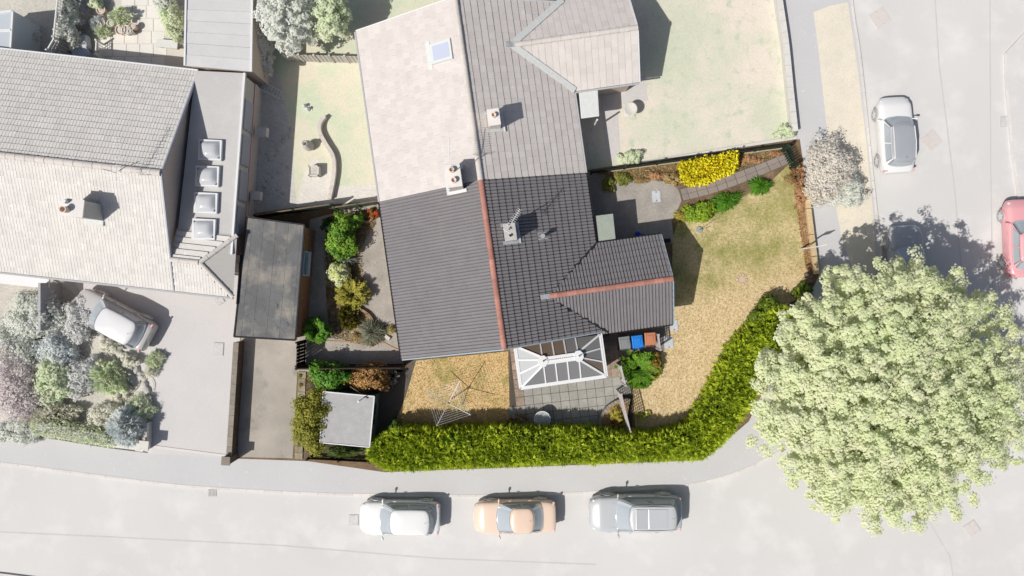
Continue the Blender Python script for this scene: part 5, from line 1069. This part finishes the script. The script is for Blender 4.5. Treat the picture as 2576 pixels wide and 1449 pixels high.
# glazed lean-to at the far left
t = thing('glazed_lean_to', 'pale blue glazed lean-to with white bars in the far left corner', 'lean-to', g(5, 60, .1))
q = [g(-70, 40, 2.2), g(-70, 124, 2.2), g(28, 124, 2.2), g(34, 28, 2.2)]
MB().prism(q, .1, 2.15).build('glazed_wall', glass('pale blue wall', (214, 224, 236), .2, .4), t)
MB().prism(q, 2.15, 2.22).build('roof', glass('pale lean glass', (206, 214, 222), .15, .4), t)
for a, b_ in ((q[3], q[2]), (q[0], q[3]), (q[0].lerp(q[3], .6), q[1].lerp(q[2], .6)), (q[3].lerp(q[2], .5), q[0].lerp(q[1], .5))): MB().bar(a+Vector((0, 0, .04)), b_+Vector((0, 0, .04)), .09, .08).build('glazing_bar', M_WHITE, t)
# trellised fences and garden of the house on the left
M_TRP = mat('pale trellis', (240, 240, 238), grain=.04)
for lb, A_, B_ in (('upper pale trellis topped screen in the garden at top left', (152, -40), (138, 95)), ('lower pale trellis topped screen beside the lichened roof', (140, 97), (122, 128))):
    A, B = g(*A_, 1.8), g(*B_, 1.8); board_fence('trellis_screen', lb, A, B, 1.4, M_DKP, pstep=1.8)
    tr = trellis('open lattice on top of the '+('upper' if 'upper' in lb else 'lower')+' garden screen at top left', A, B, .42, M_TRP, .16, .03, 1.5)
trellis('short white trellis beside the pots on the cream patio', g(240, 100, .9), g(238, 136, .9), .7, M_TRP, .16, .03)
for px, py, rx, ry, h, m, lb, st_ in (
    (178, 70, 26, 52, 1.6, LP1, 'pale leafy shrub left of the upper trellis screen', 'leafy'), (60, 85, 28, 26, 1.0, LP3, 'pale grey shrub beside the glazed lean-to', 'leafy'),
    (305, 43, 22, 20, .9, LP2, 'round lime shrub among the patio pots', 'spray'), (245, 12, 16, 14, .8, LP2, 'small lime plant at the top of the cream patio', 'leafy'),
    (418, 10, 24, 26, 1.2, LP1, 'pale grey shrub at the top right of the cream patio', 'leafy'), (440, 55, 30, 40, 1.3, LP2, 'pale green shrub against the long flat roof', 'leafy'),
    (250, 60, 16, 14, .6, LP6, 'bluish plant beside the patio pots', 'spray'), (262, 78, 16, 14, .6, LP2, 'green feathery plant below the patio pots', 'spray'), (458, 92, 16, 18, .6, LP6, 'bluish feathery plant at the corner of the long flat roof', 'spray'),
    (205, 40, 20, 40, .8, LP5, 'pale brown shaded plant beside the upper trellis', 'tuft')):
    shrub('garden_shrub', lb, 'shrub', px, py, rx, ry, h, m, st_, 1.6, .08, stem=BARK_P)
def pot(label, px, py, r, h, m, group='patio pots'):
    c = g(px, py, h); t = thing('plant_pot', label, 'pot', (c.x, c.y, .11), None); MB().lathe([(r*.7, 0), (r, h), (r*1.1, h), (r*1.1, h+.04), (r*.9, h+.04), (r*.85, h-.05)], (c.x, c.y, .12), 18).build('pot', m, t)
    MB().lathe([(r*.86, 0), (r*.5, .03)], (c.x, c.y, h+.08), 14).build('soil', M_BEDP, t)
MPT = mat('pale terracotta', (238, 210, 196), grain=.05)
for lb, px, py, r, m in (('largest pale terracotta pot on the cream patio', 306, 77, .25, MPT), ('pale stone pot right of the largest terracotta pot', 321, 78, .24, M_STP), ('bright small terracotta pot above the stone pot', 336, 68, .17, MPT), ('pale pot with plant upper left of the patio', 257, 27, .22, MPT), ('pale pot left of the lime shrub', 282, 60, .18, M_STP), ('pale pot leftmost below the brown plant', 259, 60, .18, MPT), ('white pot near the bench shadow on the right', 441, 90, .22, M_STP), ('small pale pot below the stone pot', 331, 81, .12, M_STP), ('shaded clay pot left of the patio', 196, 54, .3, MPT), ('small pale pot at the middle top of the pots', 290, 36, .14, M_STP)):
    pot(lb, px, py, r, .4, m)
t = thing('water_butt_blue', 'pale blue plastic tub with white bags below the trellis screen', 'tub', g(205, 130, .1)); t.name = 'plastic_tub'; c = g(204, 132, .5)
MB().lathe([(.32, 0), (.4, .5), (.42, .5), (.42, .55), (.3, .5)], (c.x, c.y, .1), 16).build('tub', mat('pale blue plastic', (196, 204, 226), grain=.03), t); MB().box((c.x+.05, c.y+.55, .4), (.62, .7, .5), .1).build('bag', mat('pale bag', (226, 230, 236), grain=.05), t, bevel=.08)
t = thing('stone_bench', 'pale rectangular stone bench slab on the cream patio', 'bench', g(422, 110, .1)); c = g(420, 110, .45)
MB().box((c.x, c.y, .42), (1.1, .42, .08), -.1).build('seat', mat('pale bench stone', (230, 231, 230), grain=.06), t, bevel=.01)
for s in (-.4, .4): MB().box((c.x+s, c.y-s*.1, .24), (.1, .34, .28), -.1).build('leg', M_STP, t)
# ---- front garden on the left
for px, py, rx, ry, h, m, lb, st_, lf in (
    (95, 790, 58, 62, 1.7, LP1, 'large pale green shrub nearest the lichened roof eave', 'leafy', .11), (40, 870, 50, 55, 1.4, LP1, 'pale green shrub at the left frame edge', 'leafy', .11), (205, 800, 34, 50, 1.3, LP3, 'pale grey shaded shrub left of the brown car', 'leafy', .1),
    (145, 885, 45, 45, 1.2, LP6, 'bluish grey shrub in the middle of the front garden', 'leafy', .1), (50, 965, 58, 82, 1.8, LP5, 'pale plum purple bush at the left frame edge', 'leafy', .1), (140, 955, 44, 52, 1.5, LP2, 'bright pale green bush right of the plum bush', 'leafy', .12),
    (275, 950, 38, 38, 1.1, LP2, 'feathery pale lime shrub in the front garden', 'spray', .1), (205, 945, 34, 50, 1.0, LP3, 'shaded grey shrub between two pale green bushes', 'leafy', .1), (283, 868, 24, 18, .9, LP4, 'cream shrub behind the rock edging, upper left', 'leafy', .08), (330, 908, 22, 16, .7, LP4, 'round creamy white shrub beside the rock edging', 'leafy', .08),
    (412*.98, 905, 18, 15, .6, LP2, 'lime plant spilling over the rock edging', 'spray', .08), (380, 935, 20, 18, .6, LP4, 'straw green plant below the lime plant', 'tuft', .08), (130, 1045, 70, 28, .9, LP4, 'long pale lime low planting above the clipped hedge', 'spray', .09), (270, 1045, 52, 26, .8, LP4, 'pale straggly planting below the lime shrub', 'leafy', .08),
    (350, 1030, 38, 28, .8, LP2, 'pale green straggly planting right of the clipped hedge', 'leafy', .08), (320, 1072, 38, 36, 1.5, LP6, 'silvery blue conifer near the drive entrance pier', 'spray', .13), (45, 1085, 60, 26, .8, LP1, 'pale ground shrub left of the clipped hedge', 'leafy', .09), (350, 1110, 22, 16, .5, LP7, 'pale dry tuft in front of the blue conifer', 'tuft', .07), (300, 985, 30, 18, .5, LP4, 'pale low plant in the rockery', 'leafy', .07)):
    px_ = px if px < 400 else px*.98
    shrub('front_garden_shrub', lb, 'shrub', min(px_, 390) if px < 420 else px, py, rx, ry, h, m, st_, 1.7, lf, stem=BARK_P)
hedge('clipped_hedge', 'low clipped pale green hedge along the pavement on the left', [(72, 1065), (110, 1058), (180, 1072), (272, 1092), (280, 1124), (200, 1112), (80, 1092)], 1.15, leafmat('pale hedge leaf', (216, 230, 190), (238, 240, 214), .3), M_DKP, 240, 120, .12, .06, k=4, und=.03)
M_RKP = mat('pale edging rock', (222, 219, 213), (206, 204, 201), 6, grain=.08, var=.06)
P = smooth_line([Vector((x, y, 0)) for x, y in [(258, 850), (290, 870), (310, 895), (330, 905), (345, 930), (360, 955), (370, 985), (372, 1010)]], 4)
for i, p in enumerate(P):
    r = random.uniform(.13, .24); o = MB().lathe([(r*.9, 0), (r, r*.3), (r*.7, r*.75), (r*.25, r*.9)], (0, 0, 0), 8).build('rock', M_RKP); o.location = g(p.x+random.uniform(-4, 4), p.y+random.uniform(-4, 4), .1); o.rotation_euler = (random.uniform(-.2, .2), random.uniform(-.2, .2), random.random()*6); o.scale = (random.uniform(.8, 1.3), random.uniform(.7, 1), 1)
    tag(o, 'pale rock in the edging row between front garden and tarmac drive', 'rock', 'rocks edging the drive on the left')
hose('pale yellow hose coiled over the rock edging', [(300, 1000), (335, 985), (350, 960), (335, 945), (315, 955), (330, 975), (352, 965), (345, 940), (372, 945), (386, 965), (384, 985)], mat('pale hose', (246, 236, 214), grain=.03), .02, .2)
t = thing('drive_entrance_wall', 'short pale stone wall with end pier at the left drive entrance', 'wall', g(368, 1090, .1))
MB().bar(g(370, 1062, .4), g(370, 1112, .4), .28, .6).build('wall_body', M_RKP, t); MB().box(g(362, 1121, .5), (.42, .42, .9), -.1).build('pier', M_STP, t, bevel=.02); MB().box(g(362, 1121, .97), (.5, .5, .08), -.1).build('pier_cap', M_STP, t, bevel=.01)
o = MB().bar(g(382, 1122, .12), g(568, 1146, .12), .10, .03).build('drive_kerb', M_KERB); o['kind'] = 'structure'
t = thing('garden_swing_seat', 'small white garden chair at the far left below the plum bush', 'chair', g(32, 1035, .1)); t.name = 'garden_chair'; c = g(32, 1036, .4)
MB().box((c.x, c.y, .42), (.4, .4, .03), .3).build('seat', M_WHITE, t); MB().bar((c.x-.1, c.y+.2, .62), (c.x+.22, c.y+.24, .62), .03, .4).build('backrest', M_WHITE, t)
for a in (-.17, .17):
    for b_ in (-.17, .17): MB().tube([(c.x+a, c.y+b_, .1), (c.x+a, c.y+b_, .42)], .015, 6).build('leg', M_WHITE, t)
MB().box(g(60, 707, 1.2), (2.6, .5, .1), TC).build('bay_roof', M_WHITE, hC)
o = MB().bar(g(126, 712, 1.0), g(126, 830, 1.0), .12, 1.7).build('side_fence', M_DKP); tag(o, 'pale solid timber fence end-on beside the leftmost shrubs', 'fence')
# ---- street ironwork
cover('pale rectangular manhole cover in the tarmac drive', 550, 878, .52, .68, -.06, M_COVP)
cover('small pale cover plate by the hipped roof corner', 553, 756, .42, .42, .6, M_COVP)
cover('pale footway cover beside the white car bonnet', 890, 1308, .5, .56, 0, M_COVP, z=.012)
cover('pale pinkish diamond road cover at top right', 2213, 45, .9, .9, .6, mat('pale pink iron', (232, 224, 221), (224, 217, 214), 6, grain=.05), z=.012)
cover('pale pinkish diamond road cover right of the black roofed car', 2343, 353, .85, .85, .7, mat('pale pink iron', (0, 0, 0)), z=.012)
cover('pale pinkish diamond road cover near the lower right corner', 2445, 1330, .7, .7, .6, mat('pale pink iron', (0, 0, 0)), z=.012)
cover('small square cover beside the far kerb', 2527, 306, .45, .55, .05, M_COVP, z=.012)
t = thing('drain_grate', 'pale slotted drain grate in the gutter of the main road', 'drain', g(534, 1240, 0)); c = g(534, 1240, .01)
MB().box((c.x, c.y, .006), (.44, .36, .012)).build('frame', mat('pale grate shade', (180, 180, 182), grain=0), t)
for k in range(6): MB().box((c.x-.18+.072*k, c.y, .016), (.032, .34, .014)).build('bar', M_STP, t)
# ================================================================ CARS, THE SAME WHITE WASH MIXED INTO THEIR COLOURS
def car(label, px, py, yaw, L_, W, Ht, body, roofc, xa, xb, xc, xd, hood=.86, belt=.93, deck=None, glassc=(188, 198, 206), rails=None, sunroof=None, z0=0.0, tail=(250, 196, 196), lampc=(236, 240, 244), zc=.55, gloss=.25, cladding=(196, 197, 199)):
    c = g(px, py, zc); t = thing('parked_car', label, 'car', (c.x, c.y, z0), 'cars parked along the streets' if 'drive' not in label else None, yaw, local=True)
    mb = mat(label[:18]+' paint', body, grain=0, rough=gloss, spec=.5, coat=.4); mr = mat(label[:18]+' roof', roofc, grain=0, rough=gloss, spec=.5, coat=.3); mg = glass(label[:18]+' glass', glassc, .06, .8); mt = mat('pale tyre', (188, 188, 190), grain=.04); mh = mat('pale alloy', (232, 234, 236), grain=0, rough=.35); ml = mat(label[:14]+' lamp', lampc, grain=0, rough=.15, spec=.7); mtl = mat(label[:14]+' tail', tail, grain=0, rough=.2); mc = mat('pale cladding', cladding, grain=.03)
    deck = deck or belt; hl, hw = L_/2, W/2
    X = [-hl, -hl*.985, -hl*.93, -hl*.82, -hl*.6, xd if xd > -hl*.6 else -hl*.4, 0, xa*.5, xa, (xa+hl)/2, hl*.8, hl*.92, hl*.98, hl]; X = sorted(set(X)); rows = []
    for x in X:
        q = abs(x)/hl; wf = 1-.08*q**4-(.22 if x > 0 else .13)*(max(0, q-.78)/.22)**1.5; e = max(0, (q-.93)/.07)
        zt = deck+(belt-deck)*min(1, max(0, (x+hl*.75)/(hl*.2))) if x < 0 else (belt if x < xa else belt+(hood-belt)*((x-xa)/(hl-xa))*.6)
        if x > xa: zt -= .22*max(0, (x-hl*.72)/(hl*.28))**2
        if x < -hl*.85: zt -= .08*e
        w = hw*wf
        rows.append([(x, 0, .2+.1*e), (x, w*.9, .2+.1*e), (x, w*.985, .36), (x, w, .58), (x, w*.985, zt-.16), (x, w*.93, zt-.04), (x, w*.72, zt+.008), (x, w*.35, zt+.022), (x, 0, zt+.026)])
    V = []; Fc = []; m_ = len(rows[0])
    for r in rows: V += r + [(p[0], -p[1], p[2]) for p in r[1:-1]][::-1]
    R_ = 2*m_-2
    for i in range(len(rows)-1):
        for k in range(R_): Fc.append((i*R_+k, (i+1)*R_+k, (i+1)*R_+(k+1) % R_, i*R_+(k+1) % R_))
    Fc += [tuple(range(R_)), tuple(range((len(rows)-1)*R_, len(rows)*R_))[::-1]]
    bo = MB().add(V, Fc).build('body', mb, t, smooth=True, sub=2)
    wb, wr, zb_, zt = hw*.90, hw*.72, belt+.02, Ht-.06; RCR = .20; BOW = .13
    def ring(t_):
        q = t_+.08*math.sin(PI*t_); return (xa+(xb-xa)*q, xd+(xc-xd)*q, wb+(wr-wb)*(q*.85+.15*t_))
    def zz_(x, t_):
        base = zb_+(deck+.015-zb_)*min(1, max(0, -x/abs(xd))) if x < 0 else zb_
        return base+(zt-base)*t_
    def corner(d): return RCR-math.sqrt(max(0, RCR*RCR-d*d)) if d > 0 else 0
    def on_x(x_, sgn, t_, off=0):      # point on a side at fraction x_ of the half length
        f_, r_, w_ = ring(t_); cx, a_ = (f_+r_)/2, (f_-r_)/2; x = cx+a_*x_; e_ = a_-BOW*.5
        return Vector((x, sgn*(w_-corner(abs(x-cx)-(e_-RCR))-.03*x_*x_+off), zz_(x, t_)))
    def on_y(y_, sgn, t_, off=0):      # point on the front or back at fraction y_ of the half width
        f_, r_, w_ = ring(t_); y = w_*y_; x = (f_ if sgn > 0 else r_)-sgn*(BOW*y_*y_+corner(abs(y)-(w_-RCR))); return Vector((x+sgn*off, y, zz_(x, t_)+off*.6))
    def outline(t_, sc=1.0, dz=0.0):
        ys = [-.88+1.76*k/10 for k in range(11)]; f0, r0, _ = ring(t_); a0 = (f0-r0)/2; xm = (a0-BOW-.09)/a0; xs = [xm-2*xm*k/10 for k in range(11)]
        P = [on_y(y_, 1, t_) for y_ in ys]+[on_x(x_, 1, t_) for x_ in xs]+[on_y(-y_, -1, t_) for y_ in ys]+[on_x(-x_, -1, t_) for x_ in xs]
        f_, r_, _ = ring(t_); cx = (f_+r_)/2
        return [(cx+(p.x-cx)*sc, p.y*sc, p.z+dz) for p in P]
    NA = 44; V = []; Fc = []
    levels = [outline(t_) for t_ in (0, .25, .5, .75, .92, 1.0)]
    for P in levels: V += P
    for i in range(len(levels)-1):
        for k in range(NA): Fc.append((i*NA+k, i*NA+(k+1) % NA, (i+1)*NA+(k+1) % NA, (i+1)*NA+k))
    MB().add(V, Fc).build('cabin', mb, t, smooth=True)
    V = []; Fc = []; caps = [outline(1.0, s_, d_) for s_, d_ in ((1.012, -.03), (1.0, .006), (.95, .035), (.82, .058), (.55, .075), (.25, .082), (.02, .084))]
    for P in caps: V += P
    for i in range(len(caps)-1):
        for k in range(NA): Fc.append((i*NA+k, i*NA+(k+1) % NA, (i+1)*NA+(k+1) % NA, (i+1)*NA+k))
    Fc.append(tuple(range((len(caps)-1)*NA, len(caps)*NA)))
    rp = MB().add(V, Fc).build('roof_panel', mr, t, smooth=True)
    def fitted(name, fn, s0, s1, t0, t1, m, off=.012, n=9, flip=False):
        P = [fn(s0+(s1-s0)*i/n, t0+(t1-t0)*j/n, off) for i in range(n+1) for j in range(n+1)]; Q = [fn(s0+(s1-s0)*i/n, t0+(t1-t0)*j/n, -.004) for i in range(n+1) for j in range(n+1)]
        Fx = [(i*(n+1)+j, (i+1)*(n+1)+j, (i+1)*(n+1)+j+1, i*(n+1)+j+1) for i in range(n) for j in range(n)]
        rim = [i*(n+1) for i in range(n+1)]+[n*(n+1)+j for j in range(1, n+1)]+[i*(n+1)+n for i in range(n-1, -1, -1)]+[j for j in range(n-1, 0, -1)]; N_ = len(P)
        Fx += [(rim[k], rim[(k+1) % len(rim)], N_+rim[(k+1) % len(rim)], N_+rim[k]) for k in range(len(rim))]
        o = MB().add(P+Q, Fx).build(name, m, t, smooth=True)
        return o
    fitted('windscreen', lambda s_, t_, o_: on_y(s_, 1, t_, o_), -.93, .93, .03, .95, mg); fitted('rear_window', lambda s_, t_, o_: on_y(s_, -1, t_, o_), -.90, .90, .14, .92, mg)
    for sg in (-1, 1):
        fitted('side_window', lambda s_, t_, o_: on_x(s_, sg, t_, o_), .02, .80, .14, .88, mg); fitted('side_window', lambda s_, t_, o_: on_x(s_, sg, t_, o_), -.80, -.04, .14, .88, mg)
    def fit(name, key, lo, hi, m, off, par):
        x0, x1 = xb+(xc-xb)*lo[0], xb+(xc-xb)*hi[0]; o = MB().box(((x0+x1)/2, 0, zt+.078), (abs(x1-x0), wr*2*(hi[1]-lo[1]), .016)).build(name, m, par, bevel=.03); return o
    if rails:
        for s in (-1, 1): MB().tube([(xb-.15, s*wr*.86, zt+.06), ((xb+xc)/2, s*wr*.88, zt+.12), (xc+.15, s*wr*.84, zt+.06)], .022, 6).build('roof_rail', mat(label[:14]+' rail', rails, grain=0, rough=.3), rp)
    if sunroof:
        fit('sunroof', 'roof', (.12, .14), (.36, .86), mat('pale sunroof', (197, 200, 205), grain=0, rough=.15), .02, rp); fit('roof_glass', 'roof', (.39, .14), (.80, .86), mat('pale roof glass', (204, 207, 212), grain=0, rough=.15), .02, rp)
    wx = (hl-.86*L_/4.2, -hl+.78*L_/4.2); r_ = .315*Ht/1.5
    for x in wx:
        for s in (-1, 1):
            wv_ = MB().tube([(x, s*(hw-.2), r_), (x, s*(hw-.0), r_), (x, s*(hw+.012), r_)], [r_, r_, r_*.93], 20).build('wheel', mt, t)
            b = MB().tube([(x, s*(hw-.05), r_), (x, s*(hw+.014), r_)], r_*.42, 14)
            for k in range(5): q = 2*PI*k/5; b.bar((x, s*(hw+.012), r_), (x+math.cos(q)*r_*.66, s*(hw+.012), r_+math.sin(q)*r_*.66), .05, .02, up=(0, s, 0))
            b.build('rim', mh, wv_)
            fa_ = [(x+math.cos(q)*r_*1.13, s*(hw+.002), r_+math.sin(q)*r_*1.13) for q in [PI*k/10 for k in range(11)]]
            MB().tube(fa_, .03, 6).build('wheel_arch', mc if 'black roof' in label else mb, t, smooth=True)
    for s in (-1, 1):
        h_ = MB().lathe([(.02, -.1), (.10, -.05), (.12, 0), (.10, .05), (.02, .1)], (0, 0, 0), 12).build('headlight', ml, t, smooth=True); h_.location = (hl*.90, s*hw*.74, hood-.2); h_.rotation_euler = (0, .9, -s*.5); h_.scale = (1.0, .8, 1.0)
        k_ = MB().box((-hl*.945, s*hw*.80, deck-.14), (.10, .2, .22), s*.25).build('tail_light', mtl, t, bevel=.03)
        w_ = MB().lathe([(.02, -.11), (.07, -.06), (.08, 0), (.07, .06), (.02, .1)], (0, 0, 0), 10).build('wing_mirror', mb, t, smooth=True); w_.location = (xa-.18, s*(hw+.09), belt+.04); w_.rotation_euler = (PI/2, 0, s*.2); w_.scale = (.7, 1, 1)
        MB().bar((xa-.16, s*(hw-.12), belt+.0), (xa-.18, s*(hw+.05), belt+.03), .05, .04).build('mirror_arm', mb, t)
        for x in (xa*.45-.2, xd*.45-.1): MB().bar((x-.08, s*(hw-.0), belt-.12), (x+.08, s*(hw-.0), belt-.12), .03, .03).build('door_handle', mb, t)
        q0 = MB().tube([(xa-.02, s*hw*.64, hood+.06), ((xa+hl)/2, s*hw*.60, hood+.03), (hl*.84, s*hw*.45, hood-.06)], .010, 5).build('bonnet_seam', mat('pale seam', (204, 206, 208), grain=0), t)
    MB().box((hl*.985, 0, .40), (.06, W*.5, .16)).build('grille', mc, t, bevel=.02); MB().box((-hl*.985, 0, .62), (.03, .52, .11)).build('number_plate', mat('pale plate', (246, 240, 214), grain=0), t); MB().box((hl*.995+.025, 0, .42), (.02, .5, .11)).build('number_plate', mat('pale plate white', (250, 250, 250), grain=0), t)
    MB().tube([(xc+.25, 0, zt+.07), (xc+.1, 0, zt+.25)], .008, 5).build('roof_antenna', mc, t)
    return t
car('white hatchback parked leftmost of the three cars on the main road', 1007, 1301, PI-.01, 4.15, 1.78, 1.50, (251, 252, 252), (252, 253, 253), 1.02, .38, -1.62, -1.86)
car('pale orange saloon parked in the middle of the three on the main road', 1295, 1298, PI+.02, 4.25, 1.72, 1.42, (252, 226, 205), (252, 224, 202), .98, .22, -.98, -1.52, hood=.82, deck=.92, tail=(250, 210, 196))
car('dark grey estate with roof rails parked rightmost on the main road', 1597, 1289, PI+.01, 4.75, 1.90, 1.68, (206, 210, 214), (212, 215, 218), 1.12, .42, -1.95, -2.15, hood=.98, belt=1.03, rails=(240, 242, 243), sunroof=True)
car('grey car with bright roof parked askew on the tarmac drive', 290, 803, math.radians(152), 4.3, 1.80, 1.58, (206, 204, 204), (240, 241, 243), .98, .35, -1.65, -1.95, z0=.108, hood=.92, belt=.98)  # roof whitened: the sky's reflection is put into its colour
car('white small car with black roof and white rails on the side road', 2250, 341, math.radians(93), 3.95, 1.74, 1.50, (250, 251, 251), (178, 182, 190), .92, .42, -1.5, -1.72, rails=(248, 249, 250))
car('dark car half hidden under the huge street tree', 2278, 664, math.radians(93), 4.0, 1.74, 1.45, (196, 199, 205), (200, 204, 210), .95, .35, -1.5, -1.75, glassc=(192, 200, 216))
car('red car cut off by the right frame edge', 2569, 600, math.radians(92), 4.05, 1.75, 1.45, (252, 186, 192), (252, 190, 196), .95, .30, -1.3, -1.7, tail=(246, 160, 165))
